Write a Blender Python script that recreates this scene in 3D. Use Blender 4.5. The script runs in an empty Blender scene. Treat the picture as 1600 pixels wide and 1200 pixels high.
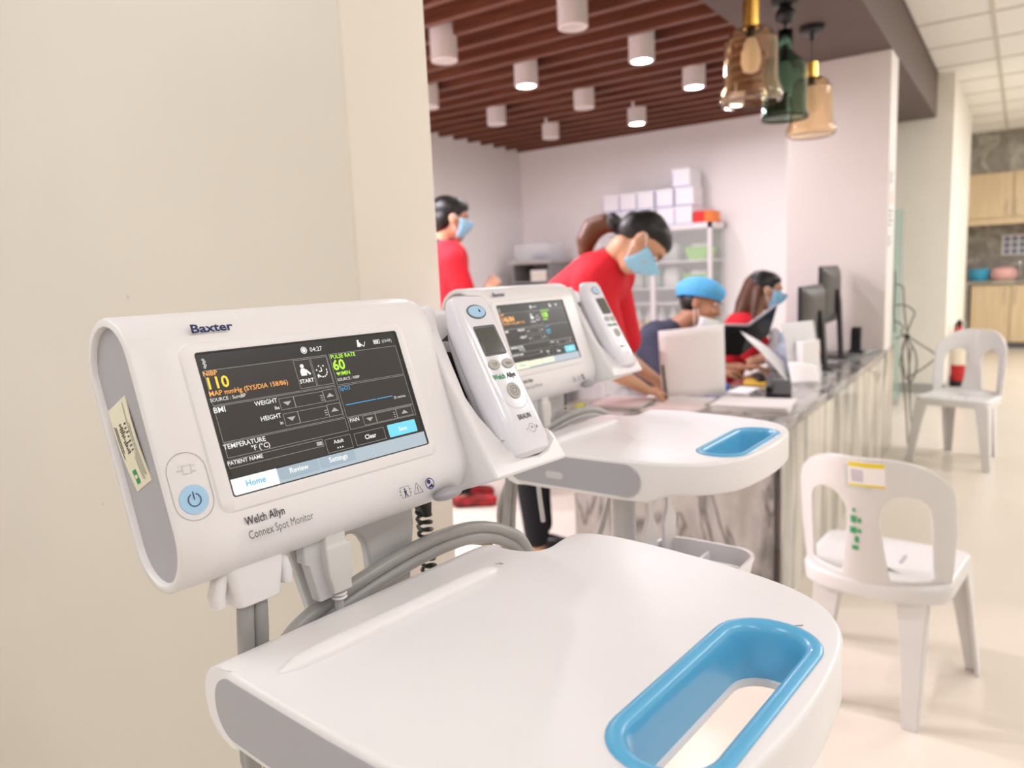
import bpy, bmesh, math, random
from mathutils import Vector, Matrix
random.seed(7)
SC = bpy.context.scene
COL = SC.collection
PI = math.pi

# ------------------------------------------------------------------ camera
cam_d = bpy.data.cameras.new('camera')
cam = bpy.data.objects.new('camera', cam_d)
COL.objects.link(cam)
cam.matrix_world = Matrix(((0.5618, 0.1443, -0.8146, 0.0),
                           (-0.8260, 0.0437, -0.5620, 0.0),
                           (-0.0455, 0.9886, 0.1438, 1.30),
                           (0, 0, 0, 1)))
cam_d.sensor_width = 36.0
cam_d.sensor_fit = 'HORIZONTAL'
cam_d.lens = 26.03
cam_d.clip_start = 0.02
cam_d.clip_end = 60
cam_d.dof.use_dof = True
cam_d.dof.focus_distance = 0.52
cam_d.dof.aperture_fstop = 7.5
SC.camera = cam

# ------------------------------------------------------------------ light, exposure
w = bpy.data.worlds.new('world'); SC.world = w; w.use_nodes = True
w.node_tree.nodes['Background'].inputs['Color'].default_value = (1.0, 0.96, 0.92, 1)
w.node_tree.nodes['Background'].inputs['Strength'].default_value = 0.35
SC.view_settings.view_transform = 'Standard'
SC.view_settings.look = 'None'
SC.view_settings.gamma = 1.0
SC.view_settings.use_curve_mapping = False
SC.view_settings.exposure = 0.10
HALL_W = 12.8        # power of one unseen hall ceiling panel
DOWN_W = 5.4        # power of one lit downlight
HALL_COL = (0.95, 0.975, 1.0)
DOWN_COL = (0.99, 0.92, 1.0)

def area_light(name, loc, sx, sy, power, col, parent=None, disk=False):
    d = bpy.data.lights.new(name, 'AREA')
    d.shape = 'DISK' if disk else 'RECTANGLE'
    d.size = sx
    if not disk: d.size_y = sy
    d.energy = power; d.color = col
    o = bpy.data.objects.new(name, d); COL.objects.link(o)
    o.location = loc
    if parent: o.parent = parent
    return o

# ------------------------------------------------------------------ materials
MATS = {}
def mat(name, col, rough=0.5, metal=0.0, trans=0.0, emit=None, es=0.0, var=0.0, vscale=6.0, bump=0.0, bscale=40.0, coat=0.0, ior=1.45, spec=0.5, stretch=(1,1,1), alpha=1.0, sss=0.0):
    if name in MATS: return MATS[name]
    m = bpy.data.materials.new(name); m.use_nodes = True
    nt = m.node_tree; b = nt.nodes['Principled BSDF']
    b.inputs['Base Color'].default_value = (*col, 1)
    b.inputs['Roughness'].default_value = rough
    b.inputs['Metallic'].default_value = metal
    b.inputs['Transmission Weight'].default_value = trans
    b.inputs['IOR'].default_value = ior
    b.inputs['Specular IOR Level'].default_value = spec
    b.inputs['Coat Weight'].default_value = coat
    b.inputs['Coat Roughness'].default_value = 0.08
    b.inputs['Alpha'].default_value = alpha
    if sss:
        b.inputs['Subsurface Weight'].default_value = sss
        b.inputs['Subsurface Radius'].default_value = (0.02, 0.008, 0.005)
        b.inputs['Subsurface Scale'].default_value = 0.3
    if emit:
        b.inputs['Emission Color'].default_value = (*emit, 1)
        b.inputs['Emission Strength'].default_value = es
    if var or bump:
        tc = nt.nodes.new('ShaderNodeTexCoord'); mp = nt.nodes.new('ShaderNodeMapping')
        mp.inputs['Scale'].default_value = stretch
        nt.links.new(tc.outputs['Object'], mp.inputs['Vector'])
    if var:
        n = nt.nodes.new('ShaderNodeTexNoise'); n.inputs['Scale'].default_value = vscale; n.inputs['Detail'].default_value = 5
        r = nt.nodes.new('ShaderNodeValToRGB')
        r.color_ramp.elements[0].position = 0.3; r.color_ramp.elements[1].position = 0.7
        r.color_ramp.elements[0].color = (*[max(0, c*(1-var)) for c in col], 1)
        r.color_ramp.elements[1].color = (*[min(1, c*(1+var*0.6)) for c in col], 1)
        nt.links.new(mp.outputs['Vector'], n.inputs['Vector'])
        nt.links.new(n.outputs['Fac'], r.inputs['Fac']); nt.links.new(r.outputs['Color'], b.inputs['Base Color'])
    if bump:
        n2 = nt.nodes.new('ShaderNodeTexNoise'); n2.inputs['Scale'].default_value = bscale; n2.inputs['Detail'].default_value = 3
        bp = nt.nodes.new('ShaderNodeBump'); bp.inputs['Strength'].default_value = bump; bp.inputs['Distance'].default_value = 0.004
        nt.links.new(mp.outputs['Vector'], n2.inputs['Vector'])
        nt.links.new(n2.outputs['Fac'], bp.inputs['Height']); nt.links.new(bp.outputs['Normal'], b.inputs['Normal'])
    MATS[name] = m
    return m

def marble(name, base, vein, scale, rough, sx=(1,1,1), thr=0.06):
    m = bpy.data.materials.new(name); m.use_nodes = True
    nt = m.node_tree; b = nt.nodes['Principled BSDF']
    tc = nt.nodes.new('ShaderNodeTexCoord'); mp = nt.nodes.new('ShaderNodeMapping'); mp.inputs['Scale'].default_value = sx
    nt.links.new(tc.outputs['Object'], mp.inputs['Vector'])
    n1 = nt.nodes.new('ShaderNodeTexNoise'); n1.inputs['Scale'].default_value = scale; n1.inputs['Detail'].default_value = 8; n1.inputs['Distortion'].default_value = 1.2
    nt.links.new(mp.outputs['Vector'], n1.inputs['Vector'])
    a = nt.nodes.new('ShaderNodeMath'); a.operation = 'SUBTRACT'; a.inputs[1].default_value = 0.5
    nt.links.new(n1.outputs['Fac'], a.inputs[0])
    ab = nt.nodes.new('ShaderNodeMath'); ab.operation = 'ABSOLUTE'; nt.links.new(a.outputs[0], ab.inputs[0])
    r = nt.nodes.new('ShaderNodeValToRGB')
    r.color_ramp.elements[0].position = 0.0; r.color_ramp.elements[0].color = (*vein, 1)
    r.color_ramp.elements[1].position = thr; r.color_ramp.elements[1].color = (*base, 1)
    nt.links.new(ab.outputs[0], r.inputs['Fac'])
    n2 = nt.nodes.new('ShaderNodeTexNoise'); n2.inputs['Scale'].default_value = scale*6; n2.inputs['Detail'].default_value = 6
    nt.links.new(mp.outputs['Vector'], n2.inputs['Vector'])
    r2 = nt.nodes.new('ShaderNodeValToRGB')
    r2.color_ramp.elements[0].position = 0.35; r2.color_ramp.elements[0].color = (0.62, 0.60, 0.58, 1)
    r2.color_ramp.elements[1].position = 0.62; r2.color_ramp.elements[1].color = (1, 1, 1, 1)
    nt.links.new(n2.outputs['Fac'], r2.inputs['Fac'])
    mx = nt.nodes.new('ShaderNodeMix'); mx.data_type = 'RGBA'; mx.blend_type = 'MULTIPLY'; mx.inputs['Factor'].default_value = 0.6
    nt.links.new(r.outputs['Color'], mx.inputs[6]); nt.links.new(r2.outputs['Color'], mx.inputs[7])
    nt.links.new(mx.outputs[2], b.inputs['Base Color'])
    b.inputs['Roughness'].default_value = rough
    MATS[name] = m
    return m

def wood(name, c0, c1, stretch, rough=0.45):
    m = bpy.data.materials.new(name); m.use_nodes = True
    nt = m.node_tree; b = nt.nodes['Principled BSDF']
    tc = nt.nodes.new('ShaderNodeTexCoord'); mp = nt.nodes.new('ShaderNodeMapping'); mp.inputs['Scale'].default_value = stretch
    nt.links.new(tc.outputs['Object'], mp.inputs['Vector'])
    n1 = nt.nodes.new('ShaderNodeTexNoise'); n1.inputs['Scale'].default_value = 3; n1.inputs['Detail'].default_value = 6; n1.inputs['Distortion'].default_value = 0.6
    nt.links.new(mp.outputs['Vector'], n1.inputs['Vector'])
    r = nt.nodes.new('ShaderNodeValToRGB')
    r.color_ramp.elements[0].position = 0.3; r.color_ramp.elements[0].color = (*c0, 1)
    r.color_ramp.elements[1].position = 0.7; r.color_ramp.elements[1].color = (*c1, 1)
    nt.links.new(n1.outputs['Fac'], r.inputs['Fac']); nt.links.new(r.outputs['Color'], b.inputs['Base Color'])
    b.inputs['Roughness'].default_value = rough
    MATS[name] = m
    return m

M_WALL = mat('cream_paint', (0.80, 0.735, 0.65), 0.42, var=0.03, vscale=2.0, bump=0.12, bscale=30)
M_WHITE = mat('white_paint', (0.90, 0.865, 0.86), 0.5, var=0.02, vscale=1.5)
M_PILLAR = mat('pillar_paint', (0.76, 0.70, 0.67), 0.5, var=0.02, vscale=1.5)
M_FAR = mat('ivory_paint', (0.87, 0.82, 0.73), 0.5, var=0.02)
M_SOFFIT = mat('taupe_paint', (0.125, 0.088, 0.075), 0.6, var=0.03)
M_TILE = mat('ceiling_tile_board', (0.88, 0.85, 0.80), 0.8, var=0.03, vscale=30)
M_TBAR = mat('grid_bar_enamel', (0.62, 0.58, 0.50), 0.5)
M_FLOOR = mat('cream_vinyl', (0.68, 0.605, 0.52), 0.22, var=0.04, vscale=1.2)
M_SLAT = wood('slat_wood', (0.11, 0.030, 0.016), (0.20, 0.062, 0.030), (14, 0.8, 14))
M_DARK = mat('dark_void', (0.03, 0.014, 0.009), 0.9)
M_PLAST = mat('white_plastic', (0.82, 0.79, 0.80), 0.32, var=0.015, vscale=14)
M_GREY = mat('lavender_grey_plastic', (0.41, 0.40, 0.43), 0.4)
M_GREY2 = mat('light_grey_plastic', (0.60, 0.59, 0.60), 0.4)
M_HOSE = mat('hose_grey', (0.36, 0.35, 0.34), 0.3, var=0.05, vscale=60)
M_HOSE2 = mat('hose_olive', (0.40, 0.37, 0.27), 0.35)
M_BLACK = mat('black_plastic', (0.012, 0.012, 0.013), 0.35)
M_BLUEB = mat('pale_blue_button', (0.38, 0.60, 0.82), 0.4)
M_BLUEH = mat('sky_blue_plastic', (0.11, 0.42, 0.68), 0.28, coat=0.2)
M_INK = mat('dark_ink', (0.03, 0.03, 0.035), 0.6)
M_INKG = mat('grey_ink', (0.13, 0.13, 0.14), 0.6)
M_NAVY = mat('navy_ink', (0.012, 0.020, 0.10), 0.6)
M_GREENI = mat('green_ink', (0.02, 0.30, 0.12), 0.6)
M_PAPER = mat('white_paper', (0.86, 0.83, 0.82), 0.8)
M_CREAMP = mat('cream_label_paper', (0.80, 0.75, 0.58), 0.7)
M_SKIN = mat('skin_tan', (0.56, 0.30, 0.185), 0.5, sss=0.15)
M_SKIN2 = mat('skin_brown', (0.42, 0.20, 0.115), 0.5, sss=0.15)
M_RED = mat('red_scrub_cloth', (0.62, 0.010, 0.022), 0.85, var=0.08, vscale=10, bump=0.3, bscale=14)
M_NAVYC = mat('navy_cloth', (0.040, 0.042, 0.075), 0.85, var=0.1, vscale=9, bump=0.3, bscale=14)
M_PANTS = mat('black_navy_trousers', (0.004, 0.0045, 0.008), 0.9, bump=0.3, bscale=14)
M_HAIRB = mat('black_hair', (0.006, 0.005, 0.005), 0.38, bump=0.4, bscale=90, stretch=(1,1,0.15))
M_HAIRBR = mat('brown_hair', (0.10, 0.032, 0.012), 0.4, bump=0.4, bscale=90, stretch=(1,1,0.15))
M_MASK = mat('blue_mask_cloth', (0.30, 0.58, 0.78), 0.8)
M_MASKW = mat('white_mask_cloth', (0.80, 0.84, 0.86), 0.8)
M_CAP = mat('bouffant_cap_blue', (0.10, 0.42, 0.75), 0.7, var=0.1, vscale=25, bump=0.5, bscale=45)
M_CHAIR = mat('white_monobloc_plastic', (0.66, 0.64, 0.625), 0.28)
M_MARBLE_SIDE = marble('grey_marble_panel', (0.40, 0.38, 0.355), (0.13, 0.125, 0.12), 1.5, 0.16, (1, 2.0, 0.8), 0.035)
M_MARBLE_LONG = marble('streaked_marble_front', (0.70, 0.66, 0.58), (0.34, 0.32, 0.28), 1.3, 0.07, (2.6, 1, 0.25), 0.08)
M_MARBLE_TOP = marble('grey_marble_top', (0.42, 0.40, 0.38), (0.14, 0.135, 0.13), 2.2, 0.12, (1, 1.6, 1), 0.06)
M_MARBLE_K = marble('grey_stone_splash', (0.30, 0.27, 0.23), (0.46, 0.43, 0.37), 1.6, 0.3, (1, 1, 1), 0.05)
M_OAK = wood('pale_oak_laminate', (0.62, 0.47, 0.28), (0.70, 0.54, 0.34), (1, 8, 0.5), 0.4)
M_CHROME = mat('chrome', (0.6, 0.6, 0.6), 0.2, metal=1.0)
M_GLASS = mat('clear_glass', (0.95, 0.98, 0.97), 0.02, trans=1.0, ior=1.45)

# ------------------------------------------------------------------ mesh kit
def tag(o, label=None, cat=None, group=None, kind=None):
    if label: o['label'] = label
    if cat: o['category'] = cat
    if group: o['group'] = group
    if kind: o['kind'] = kind
    return o

def thing(name, label, cat, loc=(0,0,0), rz=0.0, group=None):
    o = bpy.data.objects.new(name, None); COL.objects.link(o)
    o.empty_display_size = 0.05
    o.location = loc; o.rotation_euler = (0, 0, rz)
    return tag(o, label, cat, group)

def catmull(pts, n=8):
    pts = [Vector(p) for p in pts]
    if len(pts) < 3: return pts
    out = []
    P = [pts[0]*2-pts[1]] + pts + [pts[-1]*2-pts[-2]]
    for i in range(1, len(P)-2):
        p0, p1, p2, p3 = P[i-1:i+3]
        for k in range(n):
            t = k/n
            out.append(0.5*((2*p1)+(p2-p0)*t+(2*p0-5*p1+4*p2-p3)*t*t+(3*p1-p0-3*p2+p3)*t**3))
    out.append(pts[-1])
    return out

class MB:
    def __init__(s): s.v = []; s.f = []
    def add(s, vs, fs):
        o = len(s.v); s.v += [Vector(p) for p in vs]; s.f += [[i+o for i in f] for f in fs]; return s
    def box(s, c, size, R=None):
        hx, hy, hz = [a/2 for a in size]
        vs = [Vector((x, y, z)) for x in (-hx, hx) for y in (-hy, hy) for z in (-hz, hz)]
        if R is not None: vs = [R @ p for p in vs]
        c = Vector(c)
        return s.add([p+c for p in vs], [(0,1,3,2),(4,6,7,5),(0,4,5,1),(2,3,7,6),(0,2,6,4),(1,5,7,3)])
    def bb(s, x0, x1, y0, y1, z0, z1):
        return s.box(((x0+x1)/2, (y0+y1)/2, (z0+z1)/2), (abs(x1-x0), abs(y1-y0), abs(z1-z0)))
    def loft(s, rings, cap0=True, cap1=True, closed=True):
        n = len(rings[0]); vs = [p for r in rings for p in r]; fs = []
        for k in range(len(rings)-1):
            for i in range(n if closed else n-1):
                j = (i+1) % n
                fs.append((k*n+i, k*n+j, (k+1)*n+j, (k+1)*n+i))
        if cap0: fs.append(tuple(range(n))[::-1])
        if cap1: fs.append(tuple(range((len(rings)-1)*n, len(rings)*n)))
        return s.add(vs, fs)
    def prism(s, poly, fn0, fn1):
        return s.loft([[fn0(a, b) for a, b in poly], [fn1(a, b) for a, b in poly]])
    def tube(s, pts, r, n=10, smooth=6):
        P = catmull(pts, smooth) if smooth else [Vector(p) for p in pts]
        m = len(P)
        rr = r if callable(r) else (lambda t: r)
        rings = []; up = None
        for i, p in enumerate(P):
            d = (P[min(i+1, m-1)]-P[max(i-1, 0)]).normalized()
            if up is None:
                up = Vector((0, 0, 1)) if abs(d.z) < 0.9 else Vector((1, 0, 0))
            a = d.cross(up).normalized(); up = a.cross(d).normalized()
            q = rr(i/(m-1))
            rings.append([p+a*math.cos(2*PI*k/n)*q+up*math.sin(2*PI*k/n)*q for k in range(n)])
        return s.loft(rings)
    def cyl(s, p0, p1, r0, r1=None, n=20):
        r1 = r0 if r1 is None else r1
        return s.tube([p0, p1], lambda t: r0+(r1-r0)*t, n, 0)
    def lathe(s, prof, c=(0,0,0), n=28, R=None, cap=True):
        c = Vector(c); rings = []
        for r, z in prof:
            ring = [Vector((r*math.cos(2*PI*k/n), r*math.sin(2*PI*k/n), z)) for k in range(n)]
            if R is not None: ring = [R @ p for p in ring]
            rings.append([p+c for p in ring])
        return s.loft(rings, cap, cap)
    def ell(s, c, rad, R=None, n=18, m=10):
        c = Vector(c); vs = []; fs = []
        for i in range(1, m):
            th = PI*i/m
            for k in range(n):
                p = Vector((rad[0]*math.sin(th)*math.cos(2*PI*k/n), rad[1]*math.sin(th)*math.sin(2*PI*k/n), rad[2]*math.cos(th)))
                vs.append(c+(R @ p if R is not None else p))
        for i in range(m-2):
            for k in range(n):
                j = (k+1) % n
                fs.append((i*n+k, (i+1)*n+k, (i+1)*n+j, i*n+j))
        t = Vector((0, 0, rad[2])); t = R @ t if R is not None else t
        vs.append(c+t); vs.append(c-t); a = len(vs)-2
        for k in range(n):
            j = (k+1) % n
            fs.append((a, k, j)); fs.append((a+1, (m-2)*n+j, (m-2)*n+k))
        return s.add(vs, fs)
    def cap(s, p0, p1, r0, r1=None, n=14):
        r1 = r0 if r1 is None else r1
        p0, p1 = Vector(p0), Vector(p1); d = p1-p0; L = d.length; d = d/max(L, 1e-6)
        a = d.orthogonal().normalized(); b = d.cross(a)
        rings = []
        for i in range(1, 6):
            t = PI/2*(i/5-1); rings.append((p0+d*r0*math.sin(t), r0*math.cos(t)))
        for i in range(0, 5):
            t = PI/2*i/5; rings.append((p1+d*r1*math.sin(t), r1*math.cos(t)))
        return s.loft([[c+a*q*math.cos(2*PI*k/n)+b*q*math.sin(2*PI*k/n) for k in range(n)] for c, q in rings])
    def fill(s, outer, holes, z, flip=False):
        """flat polygon with holes, filled with triangles"""
        bm = bmesh.new(); es = []
        for loop in [outer]+holes:
            vv = [bm.verts.new((p[0], p[1], z)) for p in loop]
            es += [bm.edges.new((vv[i], vv[(i+1) % len(vv)])) for i in range(len(vv))]
        bmesh.ops.triangle_fill(bm, use_beauty=True, use_dissolve=False, edges=es)
        bm.verts.index_update()
        vs = [v.co.copy() for v in bm.verts]; fs = [[v.index for v in f.verts] for f in bm.faces]
        bm.free()
        return s.add(vs, fs)
    def build(s, name, m, parent=None, mtx=None, bevel=0.0, seg=2, ang=38, smooth=True, weld=False, **tags):
        me = bpy.data.meshes.new(name)
        vs = [mtx @ p for p in s.v] if mtx is not None else s.v
        me.from_pydata([tuple(p) for p in vs], [], s.f)
        bm = bmesh.new(); bm.from_mesh(me)
        if weld: bmesh.ops.remove_doubles(bm, verts=bm.verts, dist=1e-5)
        bmesh.ops.recalc_face_normals(bm, faces=bm.faces)
        bm.to_mesh(me); bm.free()
        me.materials.append(m)
        if smooth:
            me.polygons.foreach_set('use_smooth', [True]*len(me.polygons))
            me.set_sharp_from_angle(angle=math.radians(ang))
        o = bpy.data.objects.new(name, me); COL.objects.link(o)
        if parent: o.parent = parent
        if bevel:
            b = o.modifiers.new('bevel', 'BEVEL'); b.width = bevel; b.segments = seg; b.limit_method = 'ANGLE'; b.angle_limit = math.radians(35)
            b.harden_normals = False
        return tag(o, **tags)

def dup(o, parent=None):
    c = o.copy(); COL.objects.link(c)
    if parent: c.parent = parent
    for ch in list(o.children): dup(ch, c)
    return c

def rrect(cx, cy, hw, hh, r, n=6):
    out = []
    for sx, sy, a0 in ((1, 1, 0), (-1, 1, PI/2), (-1, -1, PI), (1, -1, 3*PI/2)):
        for k in range(n+1):
            a = a0+PI/2*k/n
            out.append((cx+sx*(hw-r)+r*math.cos(a), cy+sy*(hh-r)+r*math.sin(a)))
    return out

def circ(cx, cy, rx, ry=None, n=28):
    ry = rx if ry is None else ry
    return [(cx+rx*math.cos(2*PI*k/n), cy+ry*math.sin(2*PI*k/n)) for k in range(n)]

class TX:
    """collects lettering and flat marks, builds them as one thin mesh"""
    def __init__(s): s.mb = MB()
    def text(s, string, x, y, size, n=0.0, M=None, bold=0.0, sx=1.0, align='LEFT'):
        cu = bpy.data.curves.new('lettering', 'FONT'); cu.body = string; cu.size = 1.0; cu.align_x = align
        cu.resolution_u = 2; cu.offset = bold
        o = bpy.data.objects.new('lettering', cu); COL.objects.link(o)
        me = bpy.data.meshes.new_from_object(o)
        T = (M if M is not None else Matrix()) @ Matrix.Translation((x, y, n)) @ Matrix.Diagonal((size*sx, size, 1, 1))
        s.mb.add([T @ v.co for v in me.vertices], [list(p.vertices) for p in me.polygons])
        bpy.data.objects.remove(o); bpy.data.curves.remove(cu); bpy.data.meshes.remove(me)
        return s
    def poly(s, pts, n=0.0, M=None):
        M = M if M is not None else Matrix()
        s.mb.add([M @ Vector((a, b, n)) for a, b in pts], [list(range(len(pts)))]); return s
    def rect(s, x0, y0, x1, y1, n=0.0, M=None):
        return s.poly([(x0, y0), (x1, y0), (x1, y1), (x0, y1)], n, M)
    def frame(s, x0, y0, x1, y1, t, n=0.0, M=None):
        s.rect(x0, y0, x1, y0+t, n, M); s.rect(x0, y1-t, x1, y1, n, M); s.rect(x0, y0, x0+t, y1, n, M); s.rect(x1-t, y0, x1, y1, n, M); return s
    def ring(s, outer, inner, n=0.0, M=None):
        M = M if M is not None else Matrix(); k = len(outer)
        s.mb.add([M @ Vector((a, b, n)) for a, b in outer+inner], [(i, (i+1) % k, k+(i+1) % k, k+i) for i in range(k)]); return s
    def line(s, x0, y0, x1, y1, t, n=0.0, M=None):
        d = Vector((x1-x0, y1-y0)).normalized()*t/2
        return s.poly([(x0-d.y, y0+d.x), (x0+d.y, y0-d.x), (x1+d.y, y1-d.x), (x1-d.y, y1+d.x)], n, M)
    def build(s, name, m, parent, mtx=None, **tags):
        return s.mb.build(name, m, parent, mtx, smooth=False, **tags)
# ------------------------------------------------------------------ the setting
V_ = Vector
def struct(name, mb, m, parent=None, **k):
    o = mb.build(name, m, parent, **k)
    if parent is None: o['kind'] = 'structure'
    return o

def lab(o, label): o['label'] = label; return o
lab(struct('floor', MB().bb(-5, 13.6, -3.6, 4.6, -0.1, 0.0), M_FLOOR), 'glossy cream vinyl floor of the clinic hall')
near_wall = lab(struct('wall_left', MB().bb(0.689, 0.855, 0.71, 4.38, 0, 2.96), M_WALL, bevel=0.004), 'cream painted wall end close behind the nearest monitor')
lab(struct('wall_station', MB().bb(-5, 6.69, 4.38, 4.5, 0, 2.96), M_WHITE), 'white side wall of the nurse station')
lab(struct('wall_back', MB().bb(6.69, 6.8, 1.0, 4.5, 0, 2.96), M_WHITE), 'white back wall behind the glass cabinet')
lab(struct('wall_far', MB().bb(8.1, 10.8, 0.57, 2.2, 0, 2.96), M_FAR), 'ivory wall block beyond the white pillar')
lab(struct('wall_kitchen', MB().bb(12.95, 13.1, -3.6, 2.2, 0, 2.96), M_FAR), 'wall behind the kitchenette')
lab(struct('wall_kitchen_side', MB().bb(10.8, 12.95, 0.74, 0.84, 0, 2.96), M_FAR), 'side wall of the kitchenette recess')
lab(struct('wall_right', MB().bb(-5, 13.1, -3.6, -3.5, 0, 2.96), M_FAR), 'hall wall opposite the counter')
lab(struct('wall_end', MB().bb(-5.1, -5, -3.6, 4.5, 0, 2.96), M_FAR), 'hall wall at the near end')
lab(struct('wall_pillar', MB().bb(5.282, 5.575, 0.712, 1.33, 0, 2.57), M_PILLAR, bevel=0.004), 'white square pillar rising from the counter')
lab(struct('wall_soffit', MB().bb(0.855, 8.1, 0.71, 1.33, 2.57, 2.96), M_SOFFIT), 'taupe ceiling beam above the counter')
lab(struct('baseboard_far', MB().bb(8.085, 8.1, 0.57, 1.3, 0, 0.09).bb(8.085, 10.8, 0.555, 0.57, 0, 0.09), mat('grey_skirting', (0.42, 0.41, 0.39), 0.4)), 'grey skirting at the foot of the ivory wall')

for y, z, w_, h_ in ((1.0947, 0.9556, 0.006, 0.012), (1.1106, 0.9354, 0.004, 0.005), (0.9960, 1.2580, 0.003, 0.004), (1.2700, 1.2950, 0.003, 0.008), (1.4500, 0.9000, 0.004, 0.006), (1.05, 0.85, 0.003, 0.003)):
    MB().loft([[V_((x, y+a*w_/2, z+b*h_/2)) for a, b in ((-1, -0.4), (-0.2, -1), (0.6, -0.5), (0.9, 0.5), (0.1, 1), (-0.7, 0.6))] for x in (0.6886, 0.6892)]).build('scuff_mark', mat('scuff_brown', (0.50, 0.42, 0.33), 0.7), near_wall)

# suspended tile ceiling over the hall
ceil = lab(struct('ceiling', MB().bb(-5, 13.1, -3.6, 0.71, 2.962, 3.0).bb(-5, 0.689, 0.71, 4.5, 2.962, 3.0).bb(6.8, 13.1, 1.33, 4.5, 2.962, 3.0).bb(8.1,13.1,0.71,1.33,2.962,3.0), M_TILE), 'suspended tile ceiling of the hall')
GX0, GDX = 6.35-0.745*5, 0.745
bars = []
tile_me = {}
def hall_tile(i, y0, y1, skip=False):
    x0 = GX0+i*GDX
    key = (round(y0, 3), round(y1, 3))
    if key not in tile_me:
        o = MB().box((0, 0, 0), (GDX-0.026, abs(y1-y0)-0.026, 0.012)).build('ceiling_tile', M_TILE, ceil, bevel=0.002)
        tile_me[key] = o
    else:
        o = tile_me[key].copy(); COL.objects.link(o)
    o.location = (x0+GDX/2, (y0+y1)/2, 2.951)
for i in range(0, 14):
    hall_tile(i, 0.24, 0.71)
    hall_tile(i, -0.96, 0.24)
for y in (0.24, -0.96):
    MB().bb(GX0, GX0+14*GDX, y-0.014, y+0.014, 2.938, 2.948).build('grid_bar', M_TBAR, ceil)
for i in range(0, 15):
    MB().bb(GX0+i*GDX-0.012, GX0+i*GDX+0.012, -0.96, 0.70, 2.939, 2.947).build('grid_bar', M_TBAR, ceil)

# unseen ceiling panels, added to light the hall
k = 0
HALL_X = (-3.2, -0.96, 1.28, 3.52, 5.75, 7.99, 10.2)
names = ['over the near end of the hall', 'above and behind the nearest cart', 'across the hall from the nearest cart', 'across the hall from the counter end', 'across the hall from the white pillar', 'across the hall from the ivory wall', 'in front of the kitchenette']
PANELS = [(x, -1.56, nm) for x, nm in zip(HALL_X, names)] + [(-0.96, 1.3, 'left of the camera before the cream wall'), (-0.96, 3.2, 'at the far end before the cream wall'), (-3.2, 1.3, 'farthest behind the camera on the left')]  # last three are unseen too, added to brighten the cream wall
for x, y, nm in PANELS:
    t = thing('unseen_panel_light', 'unseen light panel added to the hall ceiling ' + nm, 'ceiling light', (x, y, 2.962), 0, 'unseen hall light panels')
    fr = MB()
    for s in (-1, 1):
        fr.bb(s*0.55, s*0.60, -0.35, 0.35, -0.018, 0); fr.bb(-0.55, 0.55, s*0.30, s*0.35, -0.018, 0)
    fr.build('frame', M_TBAR, t)
    MB().bb(-0.55, 0.55, -0.30, 0.30, -0.012, 0).build('diffuser', mat('panel_diffuser', (0.9, 0.9, 0.85), 0.5, emit=HALL_COL, es=4.0), t)
    area_light('unseen_panel_lamp', (0, 0, -0.03), 1.1, 0.6, HALL_W*(0.95 if y > 0 else 1.0 if x < 5 else 4.2), HALL_COL, t)

# slatted wooden ceiling of the nurse station
sc = lab(struct('ceiling_station', MB().bb(0.855, 6.69, 1.33, 4.38, 2.80, 2.96), M_DARK), 'dark ceiling above the wooden slats')
slat0 = None
for k in range(27):
    x = 6.676-0.0225-0.2105*k
    if slat0 is None:
        slat0 = MB().box((0, 0, 0), (0.045, 3.05, 0.15)).build('slat', M_SLAT, sc, bevel=0.002)
        o = slat0
    else:
        o = slat0.copy(); COL.objects.link(o)
    o.location = (x, 2.855, 2.645)

# surface downlights between the slats, with unseen ones added for station light
M_DLW = mat('downlight_enamel', (0.78, 0.72, 0.71), 0.45)
M_DLON = mat('downlight_lens_lit', (1, 1, 1), 0.4, emit=(1.0, 0.95, 0.94), es=30.0)
M_DLOFF = mat('downlight_lens_off', (0.62, 0.58, 0.57), 0.3)
lights = [(3.266, 2.594, 0, 'unlit downlight nearest the cream wall'), (3.266, 1.808, 0, 'unlit downlight nearest the top edge of the slatted ceiling'),
          (4.025, 3.358, 0, 'unlit downlight half hidden by the cream wall edge'), (4.025, 2.567, 1, 'lit downlight on the left of the slatted ceiling'), (4.025, 1.799, 1, 'lit downlight in the middle of the slatted ceiling'),
          (4.830, 3.363, 0, 'unlit downlight above the standing man'), (4.830, 2.604, 0, 'unlit downlight in the centre between lit ones'), (4.830, 1.799, 1, 'lit downlight left of the amber pendant'),
          (5.649, 3.376, 0, 'unlit downlight close to the back wall corner'), (5.649, 2.576, 1, 'lit downlight close to the back wall'), (5.649, 1.808, 1, 'lit downlight just below the first amber pendant'),
          (2.484, 2.594, 1, 'added lit downlight out of view above the cream wall'),
          (2.484, 1.803, 1, 'lit downlight nearest the camera above the counter end'), (2.484, 3.36, 1, 'added unseen downlight behind the cream wall, by the side wall'), (1.70, 1.803, 1, 'added unseen downlight behind the cream wall, by the beam'),
          (1.70, 2.594, 1, 'added unseen downlight behind the cream wall, in the middle'), (1.70, 3.36, 1, 'added unseen downlight behind the cream wall, in the far corner')]
for x, y, on, lb in lights:
    t = thing('downlight', lb, 'ceiling light', (x, y, 2.45), 0, 'surface downlights of the slatted ceiling')
    MB().lathe([(0.020, 0.26), (0.072, 0.26), (0.072, 0.004), (0.068, 0.0), (0.056, 0.0), (0.054, 0.006), (0.020, 0.010)], n=24).build('housing', M_DLW, t)
    MB().lathe([(0.002, 0.0015), (0.053, 0.0035), (0.054, 0.008), (0.002, 0.009)], n=24).build('lens', M_DLON if on else M_DLOFF, t)
    if on:
        area_light('downlight_lamp', (0, 0, -0.004), 0.085, 0, DOWN_W*(5.5 if x < 2.6 and y > 2 else 1.0), DOWN_COL, t, True)  # most of the added unseen ones run brighter to lift the station walls
        
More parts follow.
